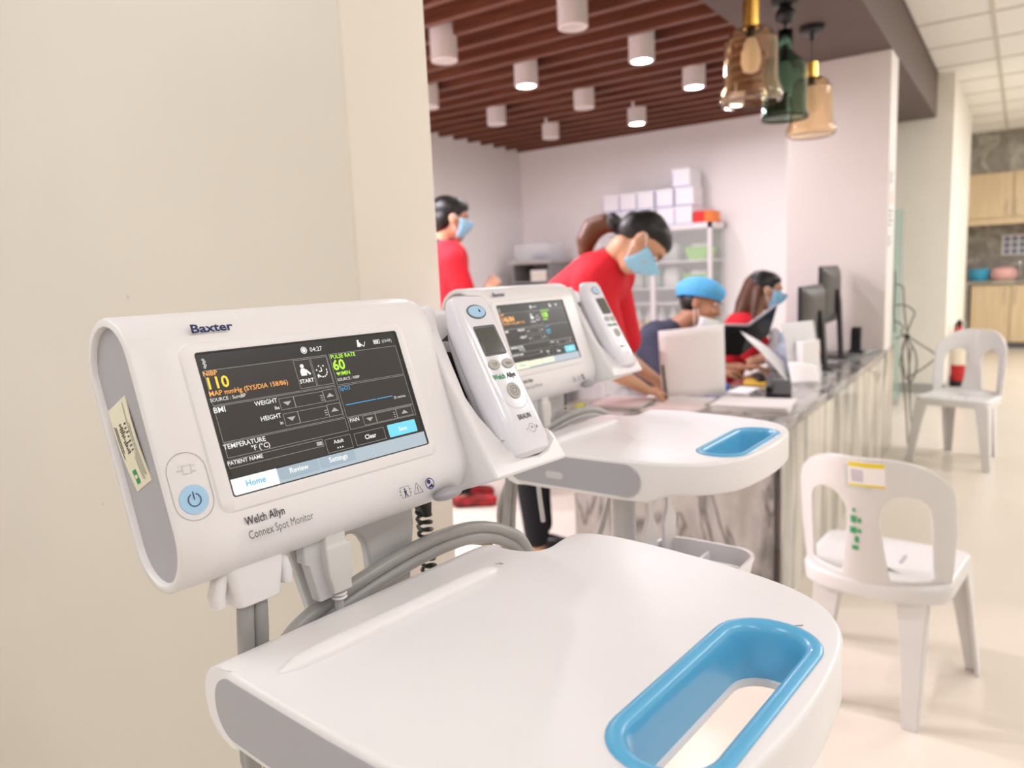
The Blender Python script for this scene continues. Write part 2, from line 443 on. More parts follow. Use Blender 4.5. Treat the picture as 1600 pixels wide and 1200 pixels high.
# ------------------------------------------------------------------ reception counter
ct = thing('reception_counter', 'grey marble reception counter with polished front panel', 'counter', (2.75, 0.70, 0))
L = [(0, 0), (2.53, 0), (2.53, 0.50), (0.60, 0.50), (0.60, 0.92), (0, 0.92)]
MB().prism(L, lambda a, b: (a, b, 0.675), lambda a, b: (a, b, 0.715)).build('worktop', M_MARBLE_TOP, ct, bevel=0.004)
MB().bb(0.02, 0.045, 0.034, 0.90, 0, 0.675).build('end_panel', M_MARBLE_SIDE, ct)
MB().bb(0.02, 2.90, 0.001, 0.0105, 0, 0.674).bb(2.531, 2.90, 0.0, 0.0105, 0.675, 0.715).build('front_panel', M_MARBLE_LONG, ct)
MB().bb(0.62, 0.645, 0.035, 0.48, 0, 0.675).build('support_panel', M_WHITE, ct)
MB().bb(2.40, 2.425, 0.035, 0.48, 0, 0.675).build('support_panel', M_WHITE, ct)

# ------------------------------------------------------------------ glass pendants
M_GOLD = mat('gold_metal', (0.85, 0.52, 0.12), 0.2, metal=1.0)
M_AMBER = mat('amber_glass', (1.0, 0.86, 0.66), 0.03, trans=1.0, ior=1.42)
M_GREEN = mat('green_glass', (0.30, 0.44, 0.36), 0.03, trans=1.0, ior=1.42)
M_BULB = mat('frosted_bulb', (0.85, 0.78, 0.68), 0.5)
def pendant(x, kind, label):
    t = thing('pendant_lamp', label, 'pendant lamp', (x, 1.0, 2.57), 0, 'glass pendant lamps over the counter')
    MB().lathe([(0.004, 0), (0.065, 0), (0.065, -0.022), (0.055, -0.034), (0.012, -0.042), (0.010, -0.075), (0.004, -0.075)]).build('canopy', M_BLACK, t)
    if kind == 'green':
        MB().lathe([(0.004, -0.04), (0.03, -0.045), (0.047, -0.07), (0.047, -0.09), (0.03, -0.115), (0.008, -0.122), (0.006, -0.16), (0.002, -0.16)]).build('cord_boss', M_BLACK, t)
        MB().cyl((0, 0, -0.07), (0, 0, -0.25), 0.003, n=8).build('cord', M_BLACK, t)
        prof = [(0.036, -0.15), (0.036, -0.245), (0.05, -0.265), (0.095, -0.305), (0.102, -0.33), (0.102, -0.53), (0.112, -0.55), (0.113, -0.565)]
        g = M_GREEN; zb = -0.30
        MB().cyl((0, 0, -0.22), (0, 0, -0.30), 0.018, n=16).build('lamp_holder', M_BLACK, t)
    else:
        MB().cyl((0, 0, -0.07), (0, 0, -0.20), 0.003, n=8).build('cord', M_BLACK, t)
        z = -0.16 if kind == 'near' else -0.19
        MB().lathe([(0.008, z), (0.034, z), (0.034, -0.27), (0.008, -0.27)], n=28).build('sleeve', M_GOLD, t)
        prof = [(0.030, -0.265), (0.062, -0.272), (0.088, -0.292), (0.094, -0.31), (0.108, -0.32), (0.110, -0.335), (0.112, -0.49), (0.130, -0.535), (0.132, -0.555), (0.126, -0.572), (0.115, -0.578)]
        g = M_AMBER; zb = -0.32
        MB().cyl((0, 0, -0.26), (0, 0, -0.31), 0.02, n=16).build('lamp_holder', M_BLACK, t)
    o = MB().loft([[Vector((r*math.cos(2*PI*k/40), r*math.sin(2*PI*k/40), z)) for k in range(40)] for r, z in prof], False, False).build('glass_shade', g, t)
    sm = o.modifiers.new('thick', 'SOLIDIFY'); sm.thickness = 0.004; sm.offset = -1
    MB().lathe([(0.012, zb+0.02), (0.022, zb), (0.04, zb-0.05), (0.042, zb-0.09), (0.03, zb-0.125), (0.004, zb-0.135)], n=20).build('bulb', M_BULB, t)
pendant(3.367, 'near', 'amber glass pendant with gold neck, nearest of the three')
pendant(3.924, 'green', 'dark green glass pendant between the two amber ones')
pendant(4.481, 'far', 'amber glass pendant with gold neck, farthest of the three, before the pillar')

# ------------------------------------------------------------------ kitchenette at the far end
up = thing('wall_cabinet', 'pale oak wall cabinet above the stone splashback', 'cabinet', (12.3, 0, 0))
MB().bb(0, 0.64, -1.9, 0.735, 1.72, 2.39).build('body', M_OAK, up)
MB().bb(-0.02, 0.0, -1.9, 0.70, 1.70, 1.78).build('light_pelmet', M_OAK, up)
for y0, y1, hy in ((0.14, 0.70, 0.19), (-0.46, 0.13, 0.085), (-1.06, -0.47, -1.0)):
    d = MB().bb(-0.022, -0.001, y0, y1, 1.79, 2.385).build('door', M_OAK, up, bevel=0.003)
    MB().tube([(-0.022, hy, 1.82), (-0.05, hy, 1.83), (-0.05, hy, 2.0), (-0.022, hy, 2.01)], 0.006, 8, 0).build('handle', M_CHROME, d)
lab(struct('trim_1', MB().bb(12.3, 12.95, -1.9, 0.735, 2.39, 2.96), M_MARBLE_K), 'grey stone bulkhead above the wall cabinet')
lo = thing('base_cabinet', 'pale oak base cabinet with double doors under stone worktop', 'cabinet', (12.3, 0, 0))
MB().bb(0.02, 0.64, -1.9, 0.58, 0.08, 0.885).build('body', M_OAK, lo)
MB().bb(0.05, 0.64, -1.9, 0.58, 0.0, 0.08).build('plinth', M_INKG, lo)
for y0, y1, hy in ((0.115, 0.575, 0.17), (-0.46, 0.105, 0.05), (-1.06, -0.47, -1.0)):
    d = MB().bb(0.0, 0.019, y0, y1, 0.09, 0.875).build('door', M_OAK, lo, bevel=0.003)
    MB().tube([(0.0, hy, 0.62), (-0.028, hy, 0.63), (-0.028, hy, 0.82), (0.0, hy, 0.83)], 0.006, 8, 0).build('handle', M_CHROME, d)
tag(MB().bb(12.27, 12.94, -1.9, 0.735, 0.887, 0.935).bb(12.27, 12.94, 0.60, 0.735, 0.0, 0.887).build('stone_worktop', M_MARBLE_K, bevel=0.004), 'grey stone worktop with side gable over the oak cabinet', 'worktop')
sp = lab(struct('trim_2', MB().bb(12.90, 12.949, -1.9, 0.735, 0.936, 1.72), M_MARBLE_K), 'grey veined stone splashback')
M_BLUEW = mat('bowl_blue', (0.05, 0.35, 0.55), 0.4); M_PINK = mat('pink_plastic', (0.75, 0.42, 0.38), 0.4)
tag(MB().lathe([(0.02, 0), (0.10, 0), (0.125, 0.09), (0.13, 0.16), (0.12, 0.165), (0.09, 0.02), (0.02, 0.015)], (12.50, 0.50, 0.936)).build('blue_tub', M_BLUEW), 'blue plastic tub on the kitchen worktop', 'tub')
tag(MB().lathe([(0.02, 0), (0.14, 0), (0.17, 0.05), (0.165, 0.12), (0.12, 0.17), (0.03, 0.185)], (12.52, 0.21, 0.936)).build('pink_basin', M_PINK), 'pink upturned basin beside the blue tub', 'basin')
g = thing('notice_card', 'framed sheet of photo prints on the stone splashback', 'notice', (12.895, 0.06, 1.42))
MB().bb(-0.004, 0, -0.19, 0.19, -0.14, 0.14).build('sheet', M_PAPER, g)
for i in range(4):
    for j in range(3):
        MB().bb(-0.006, -0.004, -0.18+i*0.092, -0.18+i*0.092+0.07, -0.125+j*0.088, -0.125+j*0.088+0.07).build('print', mat('print_blue', (0.20, 0.22, 0.34), 0.6), g)
fx = thing('faucet', 'small dark tap standing behind the kitchen sink', 'tap', (12.75, 0.02, 0.936))
MB().tube([(0, 0, 0), (0, 0, 0.2), (-0.05, 0, 0.27), (-0.13, 0, 0.26), (-0.15, 0, 0.2)], 0.012, 10).build('spout', M_CHROME, fx)
MB().cyl((0, 0.05, 0), (0, 0.05, 0.09), 0.012).build('lever', M_CHROME, fx)

# fire extinguisher
fe = thing('fire_extinguisher', 'red fire extinguisher on the floor beside the ivory wall', 'extinguisher', (8.62, 0.49, 0))
M_FIRE = mat('extinguisher_red', (0.45, 0.012, 0.015), 0.3)
MB().lathe([(0.03, 0.04), (0.062, 0.04), (0.065, 0.06), (0.065, 0.50), (0.055, 0.55), (0.025, 0.58), (0.022, 0.61), (0.004, 0.61)]).build('cylinder', M_FIRE, fe)
MB().lathe([(0.01, 0.0), (0.066, 0.0), (0.068, 0.06), (0.06, 0.06), (0.01, 0.05)]).build('base_ring', M_BLACK, fe)
MB().box((0, 0, 0.63), (0.03, 0.05, 0.05)).box((-0.02, 0, 0.665), (0.12, 0.02, 0.012)).box((-0.03, 0, 0.64), (0.10, 0.02, 0.010)).build('valve', M_BLACK, fe)
MB().tube([(0.02, 0.02, 0.63), (0.06, 0.04, 0.60), (0.075, 0.03, 0.45), (0.072, 0.02, 0.25)], 0.009, 8).build('hose', M_BLACK, fe)
MB().lathe([(0.0655, 0.22), (0.0662, 0.22), (0.0662, 0.42), (0.0655, 0.42)], cap=False).build('paper_band', mat('band_cream', (0.7, 0.62, 0.5), 0.6), fe)

# glass panel between pillar and ivory wall
gp = thing('glass_screen', 'pale green glass screen edge beside the white pillar', 'glass panel', (7.3, 0.86, 0))
MB().bb(0, 0.012, 0, 0.42, 0.05, 1.72).build('pane', mat('green_tinted_glass', (0.72, 0.90, 0.84), 0.05, trans=0.75), gp)
MB().bb(-0.01, 0.022, 0, 0.42, 0, 0.05).build('floor_channel', M_CHROME, gp)

# notices on the pillar side
for z0, z1, x0, x1, lb in ((1.76, 1.86, 5.30, 5.46, 'slanted dark notice on the pillar side, top of the column'), (1.64, 1.74, 5.34, 5.46, 'small orange-lettered notice on the pillar side'), (1.49, 1.63, 5.30, 5.46, 'tall printed notice on the pillar side'), (1.37, 1.46, 5.29, 5.46, 'lowest printed notice on the pillar side')):
    t = thing('pillar_notice', lb, 'notice', ((x0+x1)/2, 0.711, z0), 0, 'notices on the pillar')
    wd = x1-x0; h = z1-z0
    MB().bb(-wd/2, wd/2, -0.003, 0, 0, h).build('sheet', M_PAPER, t)
    T = TX(); MX = Matrix.Translation((-wd/2, -0.0036, 0)) @ Matrix.Rotation(PI/2, 4, 'X')
    rows = 4
    for r in range(rows): T.rect(wd*0.12, h*(0.12+r*0.21), wd*(0.88 if r % 2 else 0.7), h*(0.12+r*0.21+0.11), 0, MX)
    T.build('print', mat('orange_ink', (0.6, 0.22, 0.12), 0.7) if 'orange' in lb else M_INKG, t)
# electrical plate with cables tied beside the counter end
# ------------------------------------------------------------------ vital signs carts
V3 = Vector
TILT = 0.337
MON = Matrix(((1, 0, 0, 0), (0, math.sin(TILT), -math.cos(TILT), 0), (0, math.cos(TILT), math.sin(TILT), 1.2191), (0, 0, 0, 1)))
M_SCR = mat('screen_dark', (0.012, 0.011, 0.010), 0.25, emit=(0.028, 0.025, 0.023), es=1.0, spec=0.3)
M_SCR2 = mat('screen_panel', (0.012, 0.011, 0.010), 0.25, emit=(0.042, 0.036, 0.033), es=1.0, spec=0.3)
M_SLINE = mat('screen_line', (0.1, 0.1, 0.1), 0.3, emit=(0.36, 0.34, 0.32), es=1.0)
M_SWHITE = mat('screen_white', (0.1, 0.1, 0.1), 0.3, emit=(0.85, 0.83, 0.80), es=1.0)
M_SORANGE = mat('screen_orange', (0.1, 0.05, 0.0), 0.3, emit=(1.0, 0.42, 0.10), es=1.0)
M_SYELLOW = mat('screen_yellow', (0.1, 0.06, 0.0), 0.3, emit=(1.0, 0.62, 0.04), es=1.1)
M_SGREEN = mat('screen_green', (0.03, 0.1, 0.0), 0.3, emit=(0.50, 1.0, 0.06), es=1.0)
M_SBLUE = mat('screen_blue', (0.0, 0.05, 0.1), 0.3, emit=(0.06, 0.40, 0.74), es=1.0)
M_SSAVE = mat('screen_save', (0.0, 0.05, 0.1), 0.3, emit=(0.20, 0.68, 0.82), es=1.0)
M_STAB = mat('screen_tab_blue', (0.1, 0.1, 0.1), 0.3, emit=(0.27, 0.37, 0.45), es=1.0)
M_SBAR = mat('screen_bar_blue', (0.1, 0.1, 0.1), 0.3, emit=(0.36, 0.44, 0.50), es=1.0)
M_STABW = mat('screen_tab_white', (0.1, 0.1, 0.1), 0.3, emit=(0.86, 0.90, 0.86), es=1.0)
M_SYTAB = mat('screen_tab_cream', (0.1, 0.1, 0.1), 0.3, emit=(0.80, 0.82, 0.55), es=1.0)

def stadium(cy, cn, hh, hn, inset=0.0, n=12, X=0.0):
    """capsule outline in (ey, n) at station X, long along ey"""
    hh -= inset; hn -= inset; r = hn
    pts = []
    for k in range(n+1):
        a = -PI/2+PI*k/n
        pts.append((cy+(hh-r)+r*math.cos(a), cn+r*math.sin(a)))
    for k in range(n+1):
        a = PI/2+PI*k/n
        pts.append((cy-(hh-r)+r*math.cos(a), cn+r*math.sin(a)))
    return [Vector((X, a, b)) for a, b in pts]

class Words:
    """each word or mark on a screen becomes a small part of its own"""
    def __init__(s, name, m, par, S): s.a = (name, m, par, S)
    def text(s, *a, **k):
        a = list(a); a[3] *= 1.28
        TX().text(*a, **k).build(s.a[0], s.a[1], s.a[2], s.a[3]); return s
    def mark(s): return TX()
    def done(s, t): t.build(s.a[0]+'_mark', s.a[1], s.a[2], s.a[3])
def build_screen(root, kind):
    mm = 0.001
    S = MON @ Matrix.Diagonal((mm, mm, mm, 1))
    scr = MB().prism(rrect(0, 0, 80.8, 45.8, 1.5), lambda a, b: (a, b, -2.0), lambda a, b: (a, b, 0.0)).build('display_screen', M_SCR, root, S)
    z = 0.12
    P = TX()
    P.rect(-77.5, 11.6, 13.0, 34.0, z); P.rect(14.9, 11.2, 77, 34.2, z); P.rect(14.7, -12.6, 77, 10.4, z)
    P.rect(-77.5, -11.9, 13.0, 11.0, z); P.rect(-77.5, -21.8, 13.2, -12.5, z); P.rect(15.1, -21.5, 77, -13.1, z)
    P.rect(-77.5, -34.0, -9.4, -22.4, z)
    P.build('screen_panels', M_SCR2, scr, S)
    ln = TX()
    z = 0.2; t = 0.22
    for x0, y0, x1, y1 in ((-77.5, 11.6, 13.0, 34.0), (14.9, 11.2, 77, 34.2), (14.7, -12.6, 77, 10.4), (-77.5, -11.9, 13.0, 11.0), (-77.5, -21.8, 13.2, -12.5), (15.1, -21.5, 77, -13.1),
                           (-14.6, 13.0, -1.6, 33.0), (-0.8, 13.0, 12.3, 33.0), (-33, 1.2, -22, 9.0), (-22, 1.2, 1.4, 9.0), (1.4, 1.2, 11.8, 9.4),
                           (-33, -9.7, -22, -1.4), (-22, -9.7, 1.4, -1.4), (1.4, -9.7, 12.5, -1.0), (-78, -28.2, -9.4, -23.2), (-7.8, -33.9, 13.4, -24.2), (16.6, -33.6, 43.3, -24.8),
                           (28, -20.8, 39.5, -13.8), (39.5, -20.8, 59, -13.8), (59, -20.8, 74.5, -13.8)):
        ln.frame(x0, y0, x1, y1, t, z)
    for x, y, s in ((-27.5, 5, -1), (-27.5, -5.6, -1), (6.6, 5.4, 1), (6.9, -5.2, 1), (33.8, -17.2, -1), (66.8, -17.2, 1)):
        ln.poly([(x-3.2, y-1.3*s), (x+3.2, y-1.3*s), (x, y+1.5*s)], z)
    for y in (2.6, 4.2, 5.8): ln.rect(-1.6, y, 0.6, y+0.5, z); ln.rect(-1.6, y-10.6, 0.6, y-10.1, z)
    for i in range(3): ln.rect(56, -19.6+i*1.6, 57.6, -19.1+i*1.6, z)
    ln.rect(-14.5, -27.2, -10.2, -24.6, z)
    ln.build('screen_lines', M_SLINE, scr, S)
    W = Words('screen_word', M_SWHITE, scr, S)
    z = 0.26
    if kind == 0:
        W.text('04:27', 0.8, 37.6, 3.6, z); W.text('BMI', -78.3, 6.9, 4.0, z, bold=0.01)
        W.text('WEIGHT', -34.2, 6.9, 3.3, z, align='RIGHT', bold=0.01); W.text('lbs', -34, 2.3, 2.5, z, align='RIGHT', bold=0.01)
        W.text('HEIGHT', -34.4, -3.4, 3.3, z, align='RIGHT', bold=0.01); W.text('in', -34.4, -8.0, 2.5, z, align='RIGHT', bold=0.01)
        W.text('TEMPERATURE', -78.4, -16.2, 3.4, z, bold=0.008); W.text('°F (°C)', -61, -20.4, 3.6, z, bold=0.01); W.text('PATIENT NAME', -78.6, -26.2, 2.7, z, bold=0.01)
        W.text('SOURCE : SureBP', -78.6, 14.0, 2.5, z); W.text('SOURCE : NIBP', 16, 14.0, 2.3, z)
        W.text('START', -8.2, 16.6, 3.0, z, align='CENTER', bold=0.02); W.text('PAIN', 16.4, -16.4, 3.0, z, bold=0.01)
        W.text('Adult', 2.8, -28.4, 2.9, z, align='CENTER', bold=0.01); W.text('Clear', 30, -30.6, 3.6, z, align='CENTER', bold=0.02)
        W.text('25 mm/sec', 60.6, -6.2, 2.1, z); W.text('(10:47)', 65.0, 37.8, 2.6, z)
    else:
        W.text('04:27', 0.8, 37.6, 3.4, z); W.text('BMI', -78.3, 6.9, 3.6, z, bold=0.02); W.text('WEIGHT', -34.2, 6.9, 3.3, z, align='RIGHT', bold=0.03)
        W.text('HEIGHT', -34.4, -3.4, 3.3, z, align='RIGHT', bold=0.03); W.text('TEMPERATURE', -78.4, -16.2, 3.4, z, bold=0.02); W.text('°F (°C)', -61, -20.4, 3.6, z, bold=0.02)
        W.text('PATIENT NAME', -78.6, -26.2, 2.7, z, bold=0.02); W.text('START', -8.2, 16.6, 3.0, z, align='CENTER', bold=0.02); W.text('PAIN', 16.4, -16.4, 3.0, z, bold=0.01)
        W.text('Adult', 2.8, -28.4, 2.9, z, align='CENTER', bold=0.02); W.text('Clear', 30, -30.6, 3.6, z, align='CENTER', bold=0.03)
    w_ = TX()
    for i in range(3): w_.poly(circ(0.8+i*2.0, -31.6, 0.55, n=10), z)
    W.done(w_); w_ = TX()
    # cuff icon, history clock, clock, battery, little link symbol
    w_.poly(circ(-9.0, 28.4, 1.5, n=14), z); w_.poly([(-11.2, 21.6), (-6.8, 21.6), (-6.4, 24.6), (-7.6, 26.8), (-10.4, 26.8), (-11.4, 24.6)], z); w_.line(-7.0, 25.6, -3.9, 22.0, 1.5, z); W.done(w_); w_ = TX()
    for i in range(14):
        a = 2*PI*i/14; 
        if i % 2 == 0 or i > 8: w_.line(5.6+4.2*math.cos(a), 23.0+4.2*math.sin(a), 5.6+4.2*math.cos(a+0.3), 23.0+4.2*math.sin(a+0.3), 0.9, z)
    w_.line(5.6, 23.0, 5.6, 26, 0.7, z); w_.line(5.6, 23.0, 3.2, 23.0, 0.7, z); w_.poly([(1.0, 20.6), (3.6, 20.4), (1.4, 18.2)], z); W.done(w_); w_ = TX()
    w_.ring(circ(-3.9, 39.3, 2.5), circ(-3.9, 39.3, 1.9), z); w_.poly(circ(-3.9, 39.3, 1.5), z); W.done(w_); w_ = TX()
    w_.poly(circ(43.0, 41.2, 1.0, n=12), z); w_.poly([(41.4, 36.8), (44.8, 36.8), (44.9, 39.4), (43.8, 40.4), (42.0, 40.4)], z); w_.line(44.4, 39.0, 47.2, 36.8, 0.8, z); w_.line(47.6, 36.8, 49.2, 40.2, 0.5, z); W.done(w_); w_ = TX()
    w_.frame(57, 37.4, 63, 40.6, 0.4, z)
    for i in range(3): w_.rect(57.8+i*1.4, 38.1, 58.8+i*1.4, 39.9, z)
    W.done(w_); w_ = TX()
    for i in range(5): w_.ring(circ(-76.0+0.6*(i % 2), 36.2+i*1.2, 0.8, n=10), circ(-76.0+0.6*(i % 2), 36.2+i*1.2, 0.5, n=10), z)
    W.done(w_)
    O = Words('pressure_label', M_SORANGE, scr, S)
    O.text('NIBP', -78.6, 30.6, 3.5, z, bold=0.01)
    O.text('MAP mmHg (SYS/DIA 158/86)' if kind == 0 else 'SYS/DIA mmHg (MAP 105)', -78.2, 17.7, 3.5, z, bold=0.008)
    if kind: O.text('146/84', -78.0, 21.8, 8.0, z, bold=0.03)
    if kind == 0:
        Words('pressure_value', M_SYELLOW, scr, S).text('110', -78.8, 22.2, 8.2, z, bold=0.02)
    G = Words('pulse_label', M_SGREEN, scr, S); G.text('PULSE RATE', 15.8, 30.6, 3.2, z, bold=0.01); G.text('60' if kind == 0 else '108', 15.6, 22.2, 8.2, z, bold=0.025); G.text('/MIN', 20.2, 17.9, 3.2, z, bold=0.01)
    TX().poly([(18.4, 17.9), (20.0, 19.6), (19.6, 20.6), (18.4, 20.0), (17.2, 20.6), (16.8, 19.6)], z).build('heart_mark', M_SGREEN, scr, S)
    Words('oxygen_label', M_SBLUE, scr, S).text('SpO2', 15.6, 7.0, 3.2, z)
    if kind == 0:
        TX().line(17, -3.7, 44, -3.7, 0.55, z).line(45, -3.7, 59.8, -3.7, 0.55, z).build('oxygen_trace', M_SBLUE, scr, S)
    else:
        Words('oxygen_value', M_SBLUE, scr, S).text('97', 15.8, -3.0, 8.0, z, bold=0.02)
    z = 0.2
    TX().rect(-79.6, -45.2, 79.6, -35.2, z).build('tab_bar', M_SBAR, scr, S)
    z = 0.3
    TX().rect(-79.6, -45.0, -48.4, -34.8, z).build('home_tab', M_STABW if kind == 0 else M_SYTAB, scr, S)
    t = TX().poly([(-47.6, -35.4), (-17.4, -35.4), (-17.4, -42.0), (-18.4, -43.2), (-46.4, -43.2), (-47.6, -42)], z); t.poly([(-16.6, -35.6), (12.8, -35.6), (12.8, -41.6), (11.8, -42.8), (-15.4, -42.8), (-16.6, -41.6)], z)
    t.build('menu_tabs', M_STAB if kind == 0 else M_SYTAB, scr, S)
    z = 0.42
    Words('home_word', M_SBLUE, scr, S).text('Home', -70.8, -41.2, 4.2, z, bold=0.015)
    q = Words('menu_word', M_SWHITE, scr, S); q.text('Review', -39.8, -40.2, 3.8, z, bold=0.02); q.text('Settings', -9.0, -40.0, 3.8, z, bold=0.02); q.text('Save', 60.3, -30.6, 3.4, z+0.1, align='CENTER', bold=0.02)
    TX().poly(rrect(60.3, -29.0, 13.6, 4.7, 1.0), 0.3).build('save_button', M_SSAVE, scr, S)

def make_thermometer(loc, rz, label):
    """infrared thermometer resting in the dock; MON frame, front tilts out towards its foot"""
    t = thing('infrared_thermometer', label, 'thermometer', loc, rz, 'thermometers in the cart docks')
    X0 = 0.166
    def nf(e): return 0.0105+(0.056-e)*0.165
    rings = []
    prof = [(0.0705, 0.006, -0.012, 0.004), (0.0695, 0.013, -0.006, 0.008), (0.066, 0.0195, -0.001, 0.012), (0.058, 0.0225, 0.0, 0.017), (0.03, 0.0235, 0.0, 0.030), (0.0, 0.0240, 0.0, 0.034), (-0.04, 0.0245, 0.0, 0.036), (-0.066, 0.0245, 0.0, 0.036), (-0.074, 0.0225, -0.002, 0.032), (-0.0775, 0.018, -0.006, 0.025), (-0.0785, 0.010, -0.011, 0.012)]
    for e, hw, dn, dep in prof:
        f = nf(e)+dn; c = f-dep/2
        rings.append([Vector((X0+a, e+(b)*0.165*0, c+b)) for a, b in rrect(0, 0, hw, dep/2, min(hw, dep/2)*0.62, 5)])
    body = MB().loft(rings).build('thermometer_body', mat('thermometer_white', (0.78, 0.76, 0.82), 0.22, coat=0.3), t, MON)
    F = MON @ Matrix.Translation((X0, 0, 0))
    tl = math.atan(-0.165)
    def fm(e, dz=0.0): return MON @ Matrix.Translation((X0, e, nf(e)+dz)) @ Matrix.Rotation(-math.atan(0.165)*-1*-1, 4, 'X')
    def disc(name, m, e, x, rx, ry, h, n=28, r=None, **k):
        poly = circ(x, 0, rx, ry, n) if r is None else rrect(x, 0, rx, ry, r)
        return MB().prism(poly, lambda a, b: (a, b, -0.002), lambda a, b: (a, b, h)).build(name, m, t, fm(e), bevel=min(h*0.4, 0.0004) if h > 0.0006 else 0, **k)
    disc('button_ring', M_INKG, 0.0515, -0.001, 0.0115, 0.0068, 0.0004)
    b = disc('release_button', M_BLUEB, 0.0515, -0.001, 0.0102, 0.0056, 0.0012)
    TX().poly(circ(0.002, 0.0, 0.0012, n=12), 0.0013).poly([(0.0012, 0.0008), (0.0028, 0.0008), (0.002, 0.003)], 0.0013).build('drop_mark', M_NAVY, b, fm(0.0515))
    disc('display_frame', M_INKG, 0.0245, 0.0, 0.0135, 0.0140, 0.0005, r=0.002)
    disc('display_window', mat('lcd_grey', (0.07, 0.072, 0.062), 0.08, coat=0.5), 0.0240, -0.0005, 0.0118, 0.0122, 0.0009, r=0.001)
    M_BTN = mat('button_taupe', (0.45, 0.43, 0.39), 0.5)
    b1 = disc('key', M_BTN, 0.0025, -0.0085, 0.0068, 0.0046, 0.0012); b2 = disc('key', M_BTN, 0.0018, 0.0085, 0.0068, 0.0046, 0.0012)
    TX().text('°C/F', -0.0085, -0.001, 0.0036, 0.0014, align='CENTER').build('key_lettering', M_INKG, b1, fm(0.0025))
    TX().text('Mem', 0.0085, -0.001, 0.0034, 0.0014, align='CENTER').build('key_lettering', M_INKG, b2, fm(0.0018))
    TX().text('Welch', -0.0158, 0, 0.0064, 0.0003, bold=0.03, sx=0.85).build('green_lettering', M_GREENI, t, fm(-0.0105))
    TX().text('Allyn', 0.0008, 0, 0.0064, 0.0003, bold=0.03, sx=0.85).build('dark_lettering', M_INK, t, fm(-0.0105))
    p = disc('power_key', M_BTN, -0.0225, 0.001, 0.0074, 0.0074, 0.0012)
    TX().ring(circ(0.001, 0, 0.0046), circ(0.001, 0, 0.0042), 0.0014).ring(circ(0.001, 0, 0.0025), circ(0.001, 0, 0.0020), 0.0014).build('power_mark', M_INKG, p, fm(-0.0225))
    TX().ring(circ(0.0, 0.006, 0.0195, 0.022, 40)[20:], circ(0.0, 0.006, 0.0192, 0.0217, 40)[20:], 0.0003).build('seam_arc', M_GREY, t, fm(-0.0225))
    TX().text('BRAUN', 0.0, 0, 0.0062, 0.0003, bold=0.03, align='CENTER', sx=0.8).build('maker_lettering', M_INKG, t, fm(-0.0475))
    TX().ring(circ(0.003, 0, 0.0040), circ(0.003, 0, 0.0037), 0.0003).poly(circ(0.003, 0.0006, 0.0008, n=10), 0.0003).rect(0.0085, -0.0012, 0.0098, 0.0012, 0.0003).rect(-0.0045, -0.0003, -0.003, 0.0003, 0.0003).build('class_mark', M_INKG, t, fm(-0.0565))
    # seam along the side of the body
    MB().tube([(X0-0.0237, 0.045, nf(0.045)-0.019), (X0-0.0245, 0.0, nf(0)-0.021), (X0-0.0249, -0.045, nf(-0.045)-0.021), (X0-0.0249, -0.058, nf(-0.058)-0.015), (X0-0.0249, -0.060, nf(-0.060)-0.009)], 0.0004, 6).build('body_seam', M_GREY, t, MON)
    return t

